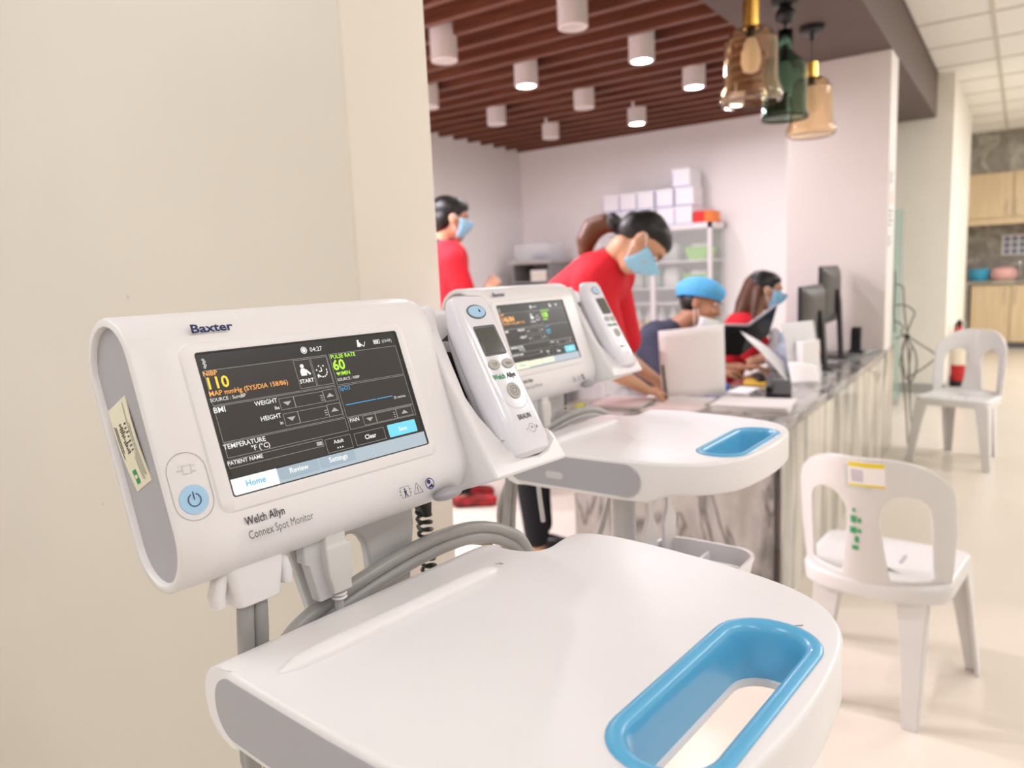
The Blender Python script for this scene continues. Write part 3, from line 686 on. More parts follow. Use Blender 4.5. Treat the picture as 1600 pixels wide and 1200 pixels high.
def make_cart(loc, rz, kind, label, tlabel):
    root = thing('vital_signs_cart', label, 'medical cart', loc, rz, 'vital signs carts')
    # ---- monitor housing: an extruded capsule
    cy, cn, hh, hn = -0.004, -0.0342, 0.0855, 0.0325
    XL, XR = -0.117, 0.122
    rings = [stadium(cy, cn, hh, hn, 0.0062, X=XL+0.0075), stadium(cy, cn, hh, hn, 0.0060, X=XL+0.0012), stadium(cy, cn, hh, hn, 0.0050, X=XL), stadium(cy, cn, hh, hn, 0.0014, X=XL), stadium(cy, cn, hh, hn, 0.0, X=XL+0.0016)]
    for x in (XL+0.03, -0.03, 0.03, 0.09, 0.112): rings.append(stadium(cy, cn, hh, hn, 0.0, X=x))
    rings += [stadium(cy, cn, hh, hn, 0.001, X=0.120), stadium(cy, cn, hh, hn, 0.005, X=0.128), stadium(cy, cn, hh, hn, 0.014, X=0.1335)]
    hs = MB().loft(rings, False, True).build('monitor_housing', M_PLAST, root, MON, ang=50)
    MB().prism([(p.y, p.z) for p in stadium(cy, cn, hh, hn, 0.0061)], lambda a, b: (XL+0.0035, a, b), lambda a, b: (XL+0.0085, a, b)).build('end_panel', M_GREY, hs, MON)
    # raised bezel ring
    o1, o2, o3, o4 = rrect(0, -0.001, 0.0905, 0.0545, 0.008), rrect(0, -0.0008, 0.0885, 0.0525, 0.007), rrect(0, 0, 0.0820, 0.0470, 0.003), rrect(0, 0, 0.0806, 0.0456, 0.0022)
    MB().loft([[Vector((a, b, n)) for a, b in o] for o, n in ((o1, -0.0030), (o2, -0.0002), (o3, 0.0012), (o4, 0.0008), (o4, -0.003))], False, False).build('screen_bezel', M_PLAST, hs, MON)
    MB().loft([[Vector((a, b, n)) for a, b in o] for o, n in ((rrect(0, 0, 0.0808, 0.0458, 0.002), 0.0009), (rrect(0, 0, 0.0797, 0.0449, 0.0015), 0.0006))], False, False).build('screen_gasket', M_INK, hs, MON)
    build_screen(root, kind)
    zf = -0.0013
    TX().text('Baxter', -0.0778, 0.0590, 0.0077, zf, bold=0.03, sx=1.34).build('maker_lettering', M_NAVY, hs, MON)
    TX().text('Welch Allyn', -0.0768, -0.0640, 0.0074, zf, bold=0.012, sx=0.74).build('name_lettering', M_INK, hs, MON)
    TX().text('Connex', -0.0770, -0.0726, 0.0074, zf, bold=0.008, sx=0.70).text('Spot Monitor', -0.0588, -0.0726, 0.0074, zf, sx=0.69).build('model_lettering', M_INKG, hs, MON)
    # power capsule
    cap_o = rrect(-0.1030, -0.0325, 0.0118, 0.0203, 0.0117, 10); cap_i = rrect(-0.1030, -0.0325, 0.01155, 0.02005, 0.01145, 10)
    TX().ring(cap_o, cap_i, zf).build('capsule_outline', M_INKG, hs, MON)
    pb = MB().prism(circ(-0.1030, -0.0405, 0.0086), lambda a, b: (a, b, -0.004), lambda a, b: (a, b, zf+0.0004)).build('power_button', M_BLUEB, hs, MON)
    pm = TX(); c0 = circ(-0.1030, -0.0408, 0.0040, n=32); c1 = circ(-0.1030, -0.0408, 0.0034, n=32)
    for i in range(32):
        a = (i*360/32) % 360
        if not 65 < a < 112: pm.poly([c0[i], c0[(i+1) % 32], c1[(i+1) % 32], c1[i]], zf+0.0008)
    pm.rect(-0.1033, -0.0408, -0.1027, -0.0358, zf+0.0008).build('power_mark', M_NAVY, hs, MON)
    pl = TX(); pl.frame(-0.1052, -0.0252, -0.0998, -0.0198, 0.0005, zf); pl.rect(-0.1088, -0.0229, -0.1052, -0.0221, zf); pl.rect(-0.0998, -0.0210, -0.0975, -0.0204, zf); pl.rect(-0.0998, -0.0245, -0.0975, -0.0239, zf); pl.line(-0.1075, -0.0205, -0.1065, -0.0195, 0.0004, zf)
    pl.build('plug_mark', M_GREY2, hs, MON)
    # small symbols under the screen
    sy = TX()
    sy.frame(0.0430, -0.0788, 0.0515, -0.0708, 0.0003, zf); sy.poly(circ(0.0472, -0.0728, 0.0008, n=12), zf); sy.poly([(0.0458, -0.0738), (0.0487, -0.0738), (0.0480, -0.0760), (0.0490, -0.0783), (0.0480, -0.0783), (0.0472, -0.0765), (0.0464, -0.0783), (0.0454, -0.0783), (0.0464, -0.0760)], zf)
    sy.rect(0.0416, -0.0763, 0.0428, -0.0757, zf); sy.rect(0.0417, -0.0739, 0.0428, -0.0733, zf); sy.rect(0.0517, -0.0763, 0.0529, -0.0757, zf); sy.rect(0.0517, -0.0739, 0.0529, -0.0733, zf)
    sy.line(0.0548, -0.0786, 0.0592, -0.0708, 0.0004, zf); sy.line(0.0592, -0.0708, 0.0636, -0.0786, 0.0004, zf); sy.line(0.0548, -0.0786, 0.0636, -0.0786, 0.0004, zf); sy.rect(0.0589, -0.0768, 0.0595, -0.0738, zf); sy.rect(0.0589, -0.0777, 0.0595, -0.0772, zf)
    sy.ring(circ(0.0718, -0.0745, 0.0044), circ(0.0718, -0.0745, 0.0036), zf); sy.poly(circ(0.0712, -0.0730, 0.0018, n=14), zf); sy.poly([(0.0690, -0.0776), (0.0746, -0.0776), (0.0740, -0.0748), (0.0706, -0.0760)], zf)
    sy.build('symbol_marks', M_NAVY, hs, MON)
    if kind == 0:
        # paper sticker on the end panel
        A, B, Cc, D = [V3(p) for p in ((XL+0.0034, 0.0300, -0.0600), (XL+0.0034, 0.0325, -0.0300), (XL+0.0034, -0.0215, -0.0240), (XL+0.0034, -0.0245, -0.0480))]
        def sk(u, v, o=0.0):   # u along the long side, v across
            p = (A*(1-u)+D*u)*(1-v)+(B*(1-u)+Cc*u)*v
            return p+V3((-0.0003-o-0.0012*math.sin(PI*u), 0, 0))
        lb = MB(); rows = []
        for k in range(9): rows.append([sk(k/8, v) for v in (0, 0.33, 0.67, 1)]+[sk(k/8, v, -0.0006) for v in (1, 0.67, 0.33, 0)])
        lb.loft(rows); st = lb.build('paper_sticker', M_CREAMP, hs, MON)
        def strip(u0, u1, v0, v1, m, name):
            q = MB(); n_ = 6
            q.loft([[sk(u0+(u1-u0)*k/n_, v0, 0.0003), sk(u0+(u1-u0)*k/n_, v1, 0.0003)] for k in range(n_+1)], False, False, closed=False); q.build(name, m, hs, MON)
        for v0, u0, u1 in ((0.10, 0.22, 0.62), (0.18, 0.24, 0.56)): strip(u0, u1, v0, v0+0.03, M_INK, 'print_line')
        for k in range(14):
            u = 0.24+0.026*k; strip(u, u+0.014, 0.34+0.08*random.random(), 0.46+0.16*random.random(), M_INK, 'pen_stroke')
            if k % 2: strip(u, u+0.016, 0.60+0.05*random.random(), 0.72+0.06*random.random(), M_INK, 'pen_stroke')
        for v0, u0, u1 in ((0.80, 0.05, 0.9), (0.88, 0.3, 0.92), (0.72, 0.62, 0.95), (0.64, 0.66, 0.93)): strip(u0, u1, v0, v0+0.02, M_INKG, 'print_line')
        strip(0.78, 0.94, 0.22, 0.42, M_GREENI, 'green_logo'); strip(0.84, 0.88, 0.24, 0.40, M_CREAMP, 'logo_bar')
    # thermometer dock: shell behind, lip in front, dark cavity
    MB().prism([(0.118, -0.0872), (0.118, 0.068), (0.150, 0.071), (0.178, 0.066), (0.192, 0.050), (0.200, 0.0), (0.206, -0.05), (0.211, -0.0885)],
               lambda a, b: (a, b, -0.050), lambda a, b: (a, b, -0.027+0.02*max(0, min(1, (0.02-b)/0.1)))).build('dock_shell', M_PLAST, root, MON, bevel=0.004)
    lip = [(0.1175, -0.0885), (0.1175, 0.058), (0.124, 0.066), (0.136, 0.0685), (0.140, 0.064), (0.1375, 0.045), (0.1350, 0.02), (0.1345, -0.01), (0.1365, -0.035), (0.1415, -0.055), (0.149, -0.0685), (0.160, -0.0770), (0.174, -0.0795), (0.187, -0.0770), (0.1955, -0.070), (0.199, -0.058), (0.206, -0.064), (0.2105, -0.0895)]
    MB().prism(lip, lambda a, b: (a, b, -0.05), lambda a, b: (a, b, -0.010+0.033*max(0.0, min(1, (0.035-b)/0.105))**1.7)).build('dock_lip', M_PLAST, root, MON, bevel=0.0025)
    MB().prism([(0.1335, -0.050), (0.1335, 0.024), (0.145, 0.036), (0.165, 0.046), (0.19, 0.03), (0.197, -0.06), (0.18, -0.074)], lambda a, b: (a, b, -0.03), lambda a, b: (a, b, -0.0235+0.02*max(0, min(1, (0.02-b)/0.1)))).build('dock_cavity', M_BLACK, root, MON)
    MB().ell((0.094, -0.0865, -0.010), (0.014, 0.005, 0.010)).build('scanner_window', M_GREY, root, MON)
    # ---- arm bracket with arch opening
    arch = [(-0.020, 1.160), (-0.018, 1.11), (-0.006, 1.055), (-0.004, 1.00), (0.013, 1.00), (0.016, 1.06)]
    for k in range(9):
        a = PI-PI*k/8; arch.append((0.033+0.0165*math.cos(a), 1.088+0.022*math.sin(a)))
    arch += [(0.050, 1.00), (0.082, 1.00), (0.090, 1.06), (0.0985, 1.10), (0.100, 1.125), (0.092, 1.160)]
    MB().prism(arch, lambda a, b: (a, 0.022+(b-1.0)*0.06, b), lambda a, b: (a, 0.032+(b-1.0)*0.06, b)).build('arm_bracket', M_GREY2, root, bevel=0.002)
    # ---- tray
    zt = 1.080
    out = []
    ctrl = [(-0.104, -0.02), (-0.1037, -0.003), (-0.102, 0.0), (-0.09, 0.0), (-0.02, 0.0), (0.08, 0.0), (0.128, 0.0), (0.1385, -0.012), (0.1385, -0.040), (0.144, -0.058), (0.158, -0.066), (0.180, -0.064), (0.197, -0.066), (0.207, -0.080), (0.211, -0.110), (0.209, -0.155), (0.203, -0.205), (0.190, -0.255), (0.167, -0.286), (0.128, -0.3045), (0.055, -0.311), (-0.018, -0.3045), (-0.057, -0.290), (-0.084, -0.265), (-0.0965, -0.232), (-0.1015, -0.200), (-0.104, -0.13), (-0.104, -0.05)]
    P = [Vector((a, b, 0)) for a, b in ctrl]; n = len(P)
    for i in range(n):
        p0, p1, p2, p3 = P[i-1], P[i], P[(i+1) % n], P[(i+2) % n]
        for kk in range(4):
            t = kk/4
            q = 0.5*((2*p1)+(p2-p0)*t+(2*p0-5*p1+4*p2-p3)*t*t+(3*p1-p0-3*p2+p3)*t**3)
            out.append((q.x, q.y))
    n = len(out)
    nor = []
    for i in range(n):
        d = Vector(out[(i+1) % n])-Vector(out[i-1]); nv = Vector((d.y, -d.x)).normalized(); nor.append(nv)
    if sum(out[i][0]*out[(i+1) % n][1]-out[(i+1) % n][0]*out[i][1] for i in range(n)) < 0: nor = [-v for v in nor]
    def sm(a, b, x): x = max(0, min(1, (x-a)/(b-a))); return x*x*(3-2*x)
    hole_c, hl, hw_ = (0.047, -0.268), 0.0785, 0.0235
    hole = rrect(hole_c[0], hole_c[1], hl, hw_, hw_*0.93, 8)
    levels = []
    def level(th, top):
        ring = []
        for (x, y), nv in zip(out, nor):
            back = sm(-0.04, -0.004, y)
            r = 0.004+0.020*back
            zb = 1.030+0.012*(1-sm(-0.245, -0.205, y))
            q = 1-math.cos(th); yy = y
            if y > -0.04: yy = -0.04+(y+0.04)*(0.04-0.024*q)/0.04
            off = 0.004*q*(1-back)
            if top: z = zt-r*(1-math.sin(th))
            else: z = zb+r*0.95*(1-math.sin(th))
            ring.append(Vector((x-nv.x*off, yy-nv.y*off, z)))
        return ring
    for th in (PI/2, PI/2*0.8, PI/2*0.6, PI/2*0.4, PI/2*0.2, 0): levels.append(level(th, True))
    for th in (0, PI/2*0.3, PI/2*0.65, PI/2): levels.append(level(th, False))
    tb = MB(); tb.loft(levels, False, False)
    top0 = [(p.x, p.y) for p in levels[0]]
    tb.fill(top0, [hole], zt)
    bot = levels[-1]
    bm_ = MB(); bm_.fill([(p.x, p.y) for p in bot], [hole], 1.033)
    zmap = {(round(p.x, 5), round(p.y, 5)): p.z for p in bot}
    for v in bm_.v: v.z = zmap.get((round(v.x, 5), round(v.y, 5)), 1.042)
    tb.add(bm_.v, bm_.f)
    tb.loft([[Vector((a, b, zt)) for a, b in hole], [Vector((a, b, 1.042)) for a, b in hole]], False, False)
    tray = tb.build('tray', M_PLAST, root, ang=32, weld=True)
    # blue handle liner
    rr = []
    for off, z in ((0.0085, zt+0.0002), (0.0076, zt+0.0012), (0.0050, zt+0.0019), (0.0020, zt+0.0017), (-0.0004, zt+0.0002), (-0.0018, zt-0.0030), (-0.0024, zt-0.0080), (-0.0026, 1.046)):
        rr.append([Vector((a, b, z)) for a, b in rrect(hole_c[0], hole_c[1], hl+off, hw_+off, (hw_+off)*0.93, 8)])
    MB().loft(rr, False, False).build('handle_liner', M_BLUEH, tray, ang=60)
    MB().loft([[Vector((a, b, z)) for a, b in rrect(hole_c[0], hole_c[1], hl+off, hw_+off, (hw_+off)*0.93, 8)] for off, z in ((-0.0026, 1.0465), (-0.0036, 1.0455), (-0.0036, 1.0415), (0.001, 1.0405))], False, False).build('handle_trim', M_PLAST, tray)
    # pen ridge
    rid = []
    for k in range(17):
        x = -0.088+0.190*k/16; e = min(1, math.sqrt(max(0.0, 1-((k/16-0.5)/0.5)**8))); w_, h_ = 0.0082*max(0.12, e), 0.0068*max(0.1, e)
        rid.append([Vector((x, -0.0585-0.004*(k/16)+w_*math.cos(PI*j/8), zt-0.0002+h_*math.sin(PI*j/8))) for j in range(9)])
    MB().loft(rid).build('ridge', M_PLAST, tray, ang=70)
    if kind == 0:
        for x0, y0, x1, y1, w_ in ((0.134, -0.2745, 0.1375, -0.2785, 0.0007), (0.129, -0.2725, 0.130, -0.2735, 0.0006), (0.101, -0.0590, 0.1035, -0.0640, 0.0009), (0.1045, -0.0600, 0.1040, -0.0650, 0.0007)):
            TX().line(x0, y0, x1, y1, w_, zt+0.0004 if y0 < -0.1 else zt+0.0030).build('pen_mark', M_INK, tray)
    # grey side panels
    sp_ = rrect(-0.1085, 1.0555, 0.0945, 0.0195, 0.0185, 8)
    MB().prism(sp_, lambda a, b: (-0.1032, a, b), lambda a, b: (-0.1046, a, b)).build('side_panel', M_GREY, tray)
    if kind == 1:
        TX().poly([(p[0], p[1]) for p in rrect(0, 0, 0.013, 0.0045, 0.0044)], 0).build('side_latch', M_GREY2, tray, Matrix.Translation((-0.1049, -0.085, 1.05)) @ Matrix(((0, 0, 1, 0), (1, 0, 0, 0), (0, 1, 0, 0), (0, 0, 0, 1))))
    # round blue mark on the front edge
    q = Vector((0.173, -0.278, 1.058)); nv = Vector((0.66, -0.75, 0)).normalized()
    bx = Vector((0.75, 0.66, 0)).normalized()
    FM = Matrix(((bx.x, 0, nv.x, q.x+nv.x*0.0062), (bx.y, 0, nv.y, q.y+nv.y*0.0062), (0, 1, 0, q.z), (0, 0, 0, 1)))
    MB().prism(circ(0, 0, 0.0052), lambda a, b: (a, b, -0.006), lambda a, b: (a, b, 0.0004)).build('round_mark', M_BLUEB, tray, FM)
    # ---- column, basket, base
    MB().lathe([(0.0175, 0.10), (0.0175, 1.035)], (0.045, -0.10, 0)).build('column', M_GREY2, root)
    MB().lathe([(0.019, 1.005), (0.024, 1.010), (0.024, 1.028), (0.040, 1.034)], (0.045, -0.10, 0)).build('column_collar', M_GREY2, root)
    bk = MB()
    bx0, bx1, by0, by1, z0, z1 = -0.050, 0.105, -0.270, -0.140, 0.79, 0.915
    oo = lambda e, z: [Vector((a, b, z)) for a, b in rrect((bx0+bx1)/2, (by0+by1)/2, (bx1-bx0)/2+e, (by1-by0)/2+e, 0.03, 5)]
    bk.loft([oo(-0.012, z0), oo(0.0, z1), oo(0.004, z1), oo(0.004, z1-0.006), oo(0.003, z1-0.006), oo(-0.016, z0-0.004)], True, True)
    bask = bk.build('basket', M_PLAST, root)
    MB().bb(-0.042, 0.097, -0.207, -0.203, z0, z1-0.01).build('divider', M_PLAST, bask)
    MB().bb(0.050, 0.055, -0.264, -0.148, z0, z1-0.005).build('divider', M_PLAST, bask)
    for x in (0.028, 0.088):
        MB().prism([(-0.016, z1-0.02), (0.016, z1-0.02), (0.020, 0.945), (0.008, 0.965), (0.007, 1.035), (-0.007, 1.035), (-0.008, 0.965), (-0.020, 0.945)], lambda a, b: (x+a, -0.152, b), lambda a, b: (x+a, -0.146, b)).build('basket_hanger', M_PLAST, bask, bevel=0.001)
    hub = MB().lathe([(0.01, 0.07), (0.075, 0.07), (0.07, 0.10), (0.035, 0.13), (0.018, 0.14)], (0.045, -0.10, 0)).build('base_hub', M_GREY2, root)
    for k in range(5):
        a = 2*PI*k/5+0.35; d = Vector((math.cos(a), math.sin(a), 0)); s = Vector((-d.y, d.x, 0)); c = Vector((0.045, -0.10, 0))
        lg = MB().loft([[c+d*r+s*w_+Vector((0, 0, z)) for w_, z in ((-hw, 0.068), (hw, 0.068), (hw, zt_), (-hw, zt_))] for r, hw, zt_ in ((0.05, 0.024, 0.105), (0.15, 0.019, 0.098), (0.235, 0.014, 0.086))]).build('base_leg', M_GREY2, root, bevel=0.003)
        cc = c+d*0.225
        MB().lathe([(0.004, -0.011), (0.030, -0.011), (0.033, -0.007), (0.033, 0.007), (0.030, 0.011), (0.004, 0.011)], cc+Vector((0, 0, 0.0335)), R=Matrix.Rotation(PI/2, 3, d)).build('caster_wheel', M_INKG, lg)
        MB().box(cc+Vector((0, 0, 0.058)), (0.03, 0.03, 0.022)).build('caster_fork', M_GREY2, lg)
    # ---- hoses, plugs, cords
    cn_ = MB().loft([[Vector((-0.0635+a, 0.004+b, z)) for a, b in rrect(0, 0, hw, hd, 0.005, 4)] for hw, hd, z in ((0.021, 0.010, 1.150), (0.020, 0.010, 1.126), (0.0165, 0.010, 1.108), (0.0155, 0.0095, 1.101))]).build('hose_connector', M_PLAST, root, bevel=0.001)
    for x0, x1 in ((-0.0820, -0.0880), (-0.0440, -0.0400)):
        MB().loft([[Vector((x+a, 0.004+b, z)) for a, b in rrect(0, 0, hw, 0.006, min(hw*0.9, 0.004), 4)] for x, hw, z in ((x0, 0.003, 1.138), (x0, 0.0032, 1.127), ((x0+x1)/2, 0.0038, 1.122), (x1, 0.0046, 1.112), (x1, 0.0036, 1.105))]).build('connector_wing', M_PLAST, cn_)
    for dx, m_ in ((-0.0052, M_HOSE), (0.0052, M_HOSE)):
        MB().tube([(-0.0645+dx*0.9, 0.004, 1.105), (-0.0650+dx, 0.006, 1.08), (-0.064+dx, 0.012, 1.04), (-0.055+dx*1.4, 0.03, 0.95), (-0.03+dx*2, 0.055, 0.82), (0.0, 0.06+dx, 0.72), (0.06, 0.06+dx, 0.66), (0.14, 0.05, 0.72+dx), (0.19, 0.02, 0.88), (0.205+dx, -0.012, 1.0), (0.2035+dx*0.3, -0.002, 1.048+dx), (0.188, 0.008, 1.0655+dx*0.9), (0.157, 0.012, 1.0775+dx*0.9), (0.122, 0.014, 1.0810+dx*0.95), (0.079, 0.014, 1.0795+dx), (0.028, 0.013, 1.0730+dx), (-0.017, 0.012, 1.0640+dx), (-0.042, 0.010, 1.052+dx), (-0.058, 0.016, 1.03), (-0.06, 0.04, 0.97), (-0.03, 0.06, 0.90)], 0.0056, 10, 6).build('air_hose', m_, root)
    MB().tube([(-0.012, 0.010, 1.052), (0.02, 0.010, 1.066), (0.07, 0.018, 1.0725), (0.11, 0.020, 1.072), (0.15, 0.02, 1.069), (0.18, 0.015, 1.055), (0.195, 0.02, 1.02)], 0.0026, 8).build('thin_cord', M_HOSE2, root)
    us = MB().loft([[Vector((x+a, -0.001+b, z)) for a, b in rrect(0, 0, hw, hd, 0.0015, 3)] for x, hw, hd, z in ((-0.0045, 0.0085, 0.006, 1.140), (-0.0045, 0.0085, 0.006, 1.122), (-0.0035, 0.0105, 0.0075, 1.120), (-0.0025, 0.0105, 0.0075, 1.100), (-0.0018, 0.0080, 0.0065, 1.092), (-0.0015, 0.0080, 0.0065, 1.086))]).build('cable_plug', mat('plug_ivory', (0.66, 0.64, 0.62), 0.45), root, bevel=0.0007)
    MB().box((-0.0045, -0.0058, 1.1335), (0.015, 0.004, 0.005)).build('plug_contact', M_CHROME, us)
    for k in range(3): MB().lathe([(0.0045, 0), (0.0058, 0.001), (0.0045, 0.002)], (-0.0012, -0.001, 1.0845-k*0.0028), n=14).build('strain_relief', M_PLAST, us)
    MB().tube([(-0.0012, -0.001, 1.086), (-0.0005, 0.001, 1.07), (0.003, 0.006, 1.05), (0.008, 0.02, 1.0), (0.03, 0.03, 0.93)], 0.0033, 8).build('plug_cord', M_GREY2, root)
    MB().loft([[Vector((x+a, 0.004+b, z)) for a, b in rrect(0, 0, hw, 0.005, 0.0015, 3)] for x, hw, z in ((-0.0185, 0.0085, 1.138), (-0.018, 0.0090, 1.112), (-0.0145, 0.0095, 1.110), (-0.009, 0.0085, 1.082))]).build('lead_connector', M_GREY2, root)
    # black coiled cord of the thermometer
    coil = [(0.136, 0.045, 1.135), (0.137, 0.055, 1.112), (0.1375, 0.06, 1.098)]
    MB().loft([[Vector((0.128+x+a, 0.058+b, z)) for a, b in rrect(0, 0, hw, 0.006, 0.002, 3)] for x, hw, z in ((0.004, 0.012, 1.135), (0.006, 0.010, 1.112), (0.009, 0.006, 1.098), (0.010, 0.004, 1.090))]).build('cord_boot', M_BLACK, root)
    hx = []
    for k in range(0, 150):
        a = k*0.62; z = 1.096-k*0.0006*1.15; hx.append((0.1385+0.0062*math.cos(a)+0.00003*k, 0.060+0.0062*math.sin(a), z))
    MB().tube(hx, 0.0018, 6, 0).build('coiled_cord', M_BLACK, root)
    make_thermometer(loc, rz, tlabel)
    return root

c1 = make_cart((0.3402, 0.3923, 0), -0.1013, 0, 'nearest white vital signs cart, tray with sky blue handle in the foreground', 'white thermometer docked on the nearest monitor')
c2 = make_cart((0.8821, 0.5558, 0), -0.0467, 1, 'second white vital signs cart behind the nearest one', 'white thermometer docked on the second, farther monitor')
# ------------------------------------------------------------------ white stacking chairs
def make_chair(loc, rz, label, stickers, hb=0.785, hs=0.42):
    t = thing('plastic_chair', label, 'chair', loc, rz, 'white plastic chairs')
    # seat shell: +x is the front
    def ring(e, z, dish=0.0):
        pts = []
        n = 10; rf = max(0.012, 0.045-e*0.4); hw = 0.212-e; xf = 0.205-e
        for k in range(n+1):      # front corners, then a rounded rear
            a = PI/2*k/n; pts.append(Vector((xf-rf+rf*math.cos(a), hw-rf+rf*math.sin(a), z)))
        for k in range(25):
            a = PI/2+PI*k/24; cx_ = -0.055
            ca, sa = math.cos(a), math.sin(a)
            pts.append(Vector((cx_+(0.145-e)*math.copysign(abs(ca)**0.8, ca), (0.204-e)*math.copysign(abs(sa)**0.8, sa), z)))
        for k in range(n+1):
            a = -PI/2+PI/2*k/n; pts.append(Vector((xf-rf+rf*math.cos(a), -hw+rf+rf*math.sin(a), z)))
        return pts
    st = MB().loft([ring(0.012, hs-0.052), ring(0.004, hs-0.05), ring(0.0, hs-0.012), ring(0.004, hs-0.003), ring(0.012, hs), ring(0.03, hs-0.002), ring(0.07, hs-0.010), ring(0.14, hs-0.013), ring(0.19, hs-0.013)], True, True).build('seat', M_CHAIR, t, ang=50)
    for y in (-0.045, 0.045):
        MB().box((0.06, y, hs-0.0125), (0.07, 0.009, 0.004)).build('drain_slot', M_GREY, st)
    # backrest with two openings
    def arch(w0, w1, z0, z1, r, n=10):
        out = [(-w0, z0)]
        for k in range(n+1):
            a = PI-PI/2*k/n; out.append((-(w1-r)+r*math.cos(a), (z1-r)+r*math.sin(a)))
        return out
    W, z0, z1 = 0.205, hs-0.05, hb
    outer = [(-0.192, z0), (-0.200, hs+0.05), (-0.205, hs+0.16), (-0.203, z1-0.13)]
    for k in range(1, 13):
        a = PI-PI/2*k/12; outer.append((-0.203+0.155+0.155*math.cos(a), z1-0.13+0.13*math.sin(a)))
    outer = outer + [(-x, z) for x, z in outer[::-1]]
    holes = []
    for s in (-1, 1):
        h = [(s*0.064, hs+0.012), (s*0.150, hs+0.012), (s*0.160, hs+0.02), (s*0.158, hs+0.10), (s*0.156, hs+0.19)]
        for k in range(1, 10):
            a = PI*k/10
            h.append((s*(0.0985+0.0575*math.cos(a)), hs+0.205+0.065*math.sin(a)))
        h += [(s*0.041, hs+0.19), (s*0.050, hs+0.11), (s*0.060, hs+0.03)]
        holes.append(h)
    mb = MB(); mb.fill(outer, holes, 0.0)
    bm = bmesh.new()
    vv = [bm.verts.new(p) for p in mb.v]
    for f in mb.f:
        try: bm.faces.new([vv[i] for i in f])
        except ValueError: pass
    for _ in range(2):
        es = [e for e in bm.edges if e.calc_length() > 0.035]
        bmesh.ops.subdivide_edges(bm, edges=es, cuts=1)
        bmesh.ops.triangulate(bm, faces=bm.faces)
    for v in bm.verts:
        y, z = v.co.x, v.co.y
        v.co = Vector((-0.196-(z-hs)*0.20+3.0*y*y, y, z))
    bm.verts.index_update()
    b2 = MB().add([v.co.copy() for v in bm.verts], [[v.index for v in f.verts] for f in bm.faces]); bm.free()
    bk = b2.build('backrest', M_CHAIR, t, ang=60)
    so = bk.modifiers.new('thick', 'SOLIDIFY'); so.thickness = 0.011; so.offset = 0
    bv = bk.modifiers.new('bevel', 'BEVEL'); bv.width = 0.003; bv.segments = 2; bv.limit_method = 'ANGLE'; bv.angle_limit = math.radians(60)
    # angle-section legs
    for sx in (-1, 1):
        for sy in (-1, 1):
            def sec(cx, cy_, arm, th, z):
                return [Vector((cx, cy_, z)), Vector((cx-sx*arm, cy_, z)), Vector((cx-sx*arm, cy_-sy*th, z)), Vector((cx-sx*th, cy_-sy*th, z)), Vector((cx-sx*th, cy_-sy*arm, z)), Vector((cx, cy_-sy*arm, z))]
            x0, y0 = (0.200, sy*0.207) if sx > 0 else (-0.165, sy*0.150)
            x1, y1 = (0.232, sy*0.240) if sx > 0 else (-0.225, sy*0.150)
            MB().loft([sec(x0, y0, 0.078, 0.010, hs-0.03), sec(x0+(x1-x0)*0.35, y0+(y1-y0)*0.35, 0.062, 0.010, hs*0.62), sec(x1, y1, 0.040, 0.010, 0.0)]).build('leg', M_CHAIR, t, bevel=0.003)
    if stickers:
        # printed label and green marker strokes on the rear of the backrest
        def rear(y, z): return Vector((-0.196-(z-hs)*0.20+3.0*y*y-0.0075, y, z))
        def patch(ya, yb, za, zb, off, name, m, par):
            k = 6; mb = MB()
            mb.loft([[rear(ya+(yb-ya)*i/k, za)-Vector((off, 0, 0)), rear(ya+(yb-ya)*i/k, zb)-Vector((off, 0, 0)), rear(ya+(yb-ya)*i/k, zb)+Vector((0.004, 0, 0)), rear(ya+(yb-ya)*i/k, za)+Vector((0.004, 0, 0))] for i in range(k+1)])
            return mb.build(name, m, par)
        patch(0.044, -0.023, hb-0.092, hb-0.022, 0.0002, 'old_sticker_trace', mat('trace_grey', (0.55, 0.58, 0.56), 0.6), bk)
        lb = patch(0.032, -0.058, hb-0.082, hb-0.012, 0.0006, 'paper_label', M_PAPER, bk)
        MYEL = mat('label_yellow', (0.80, 0.62, 0.03), 0.5)
        patch(0.0315, -0.0575, hb-0.026, hb-0.013, 0.0012, 'yellow_band', MYEL, lb)
        patch(0.0315, -0.0575, hb-0.082, hb-0.076, 0.0012, 'yellow_band', MYEL, lb)
        for k in range(6): patch(0.026, -0.006, hb-0.038-k*0.006, hb-0.036-k*0.006, 0.0012, 'print_line', mat('violet_ink', (0.25, 0.2, 0.35), 0.7), lb)
        MG = mat('green_marker', (0.03, 0.34, 0.12), 0.6)
        for y, z, w_, h_ in ((0.022, 0.628, 0.006, 0.010), (0.024, 0.600, 0.014, 0.020), (0.008, 0.598, 0.008, 0.012), (0.026, 0.566, 0.016, 0.018), (0.009, 0.566, 0.010, 0.010), (0.017, 0.538, 0.010, 0.018), (0.022, 0.512, 0.016, 0.012)):
            z = z-0.785+hb
            patch(y+w_/2, y-w_/2, z-h_/2, z+h_/2, 0.0010, 'marker_stroke', MG, bk)
    return t
make_chair((2.392, 0.312, 0), math.radians(-5), 'white plastic chair with yellow label and green marks on its back', True, 0.775, 0.40)
make_chair((5.445, 0.283, 0), math.radians(166), 'plain white plastic chair beside the far end of the counter', False, 0.82, 0.425)

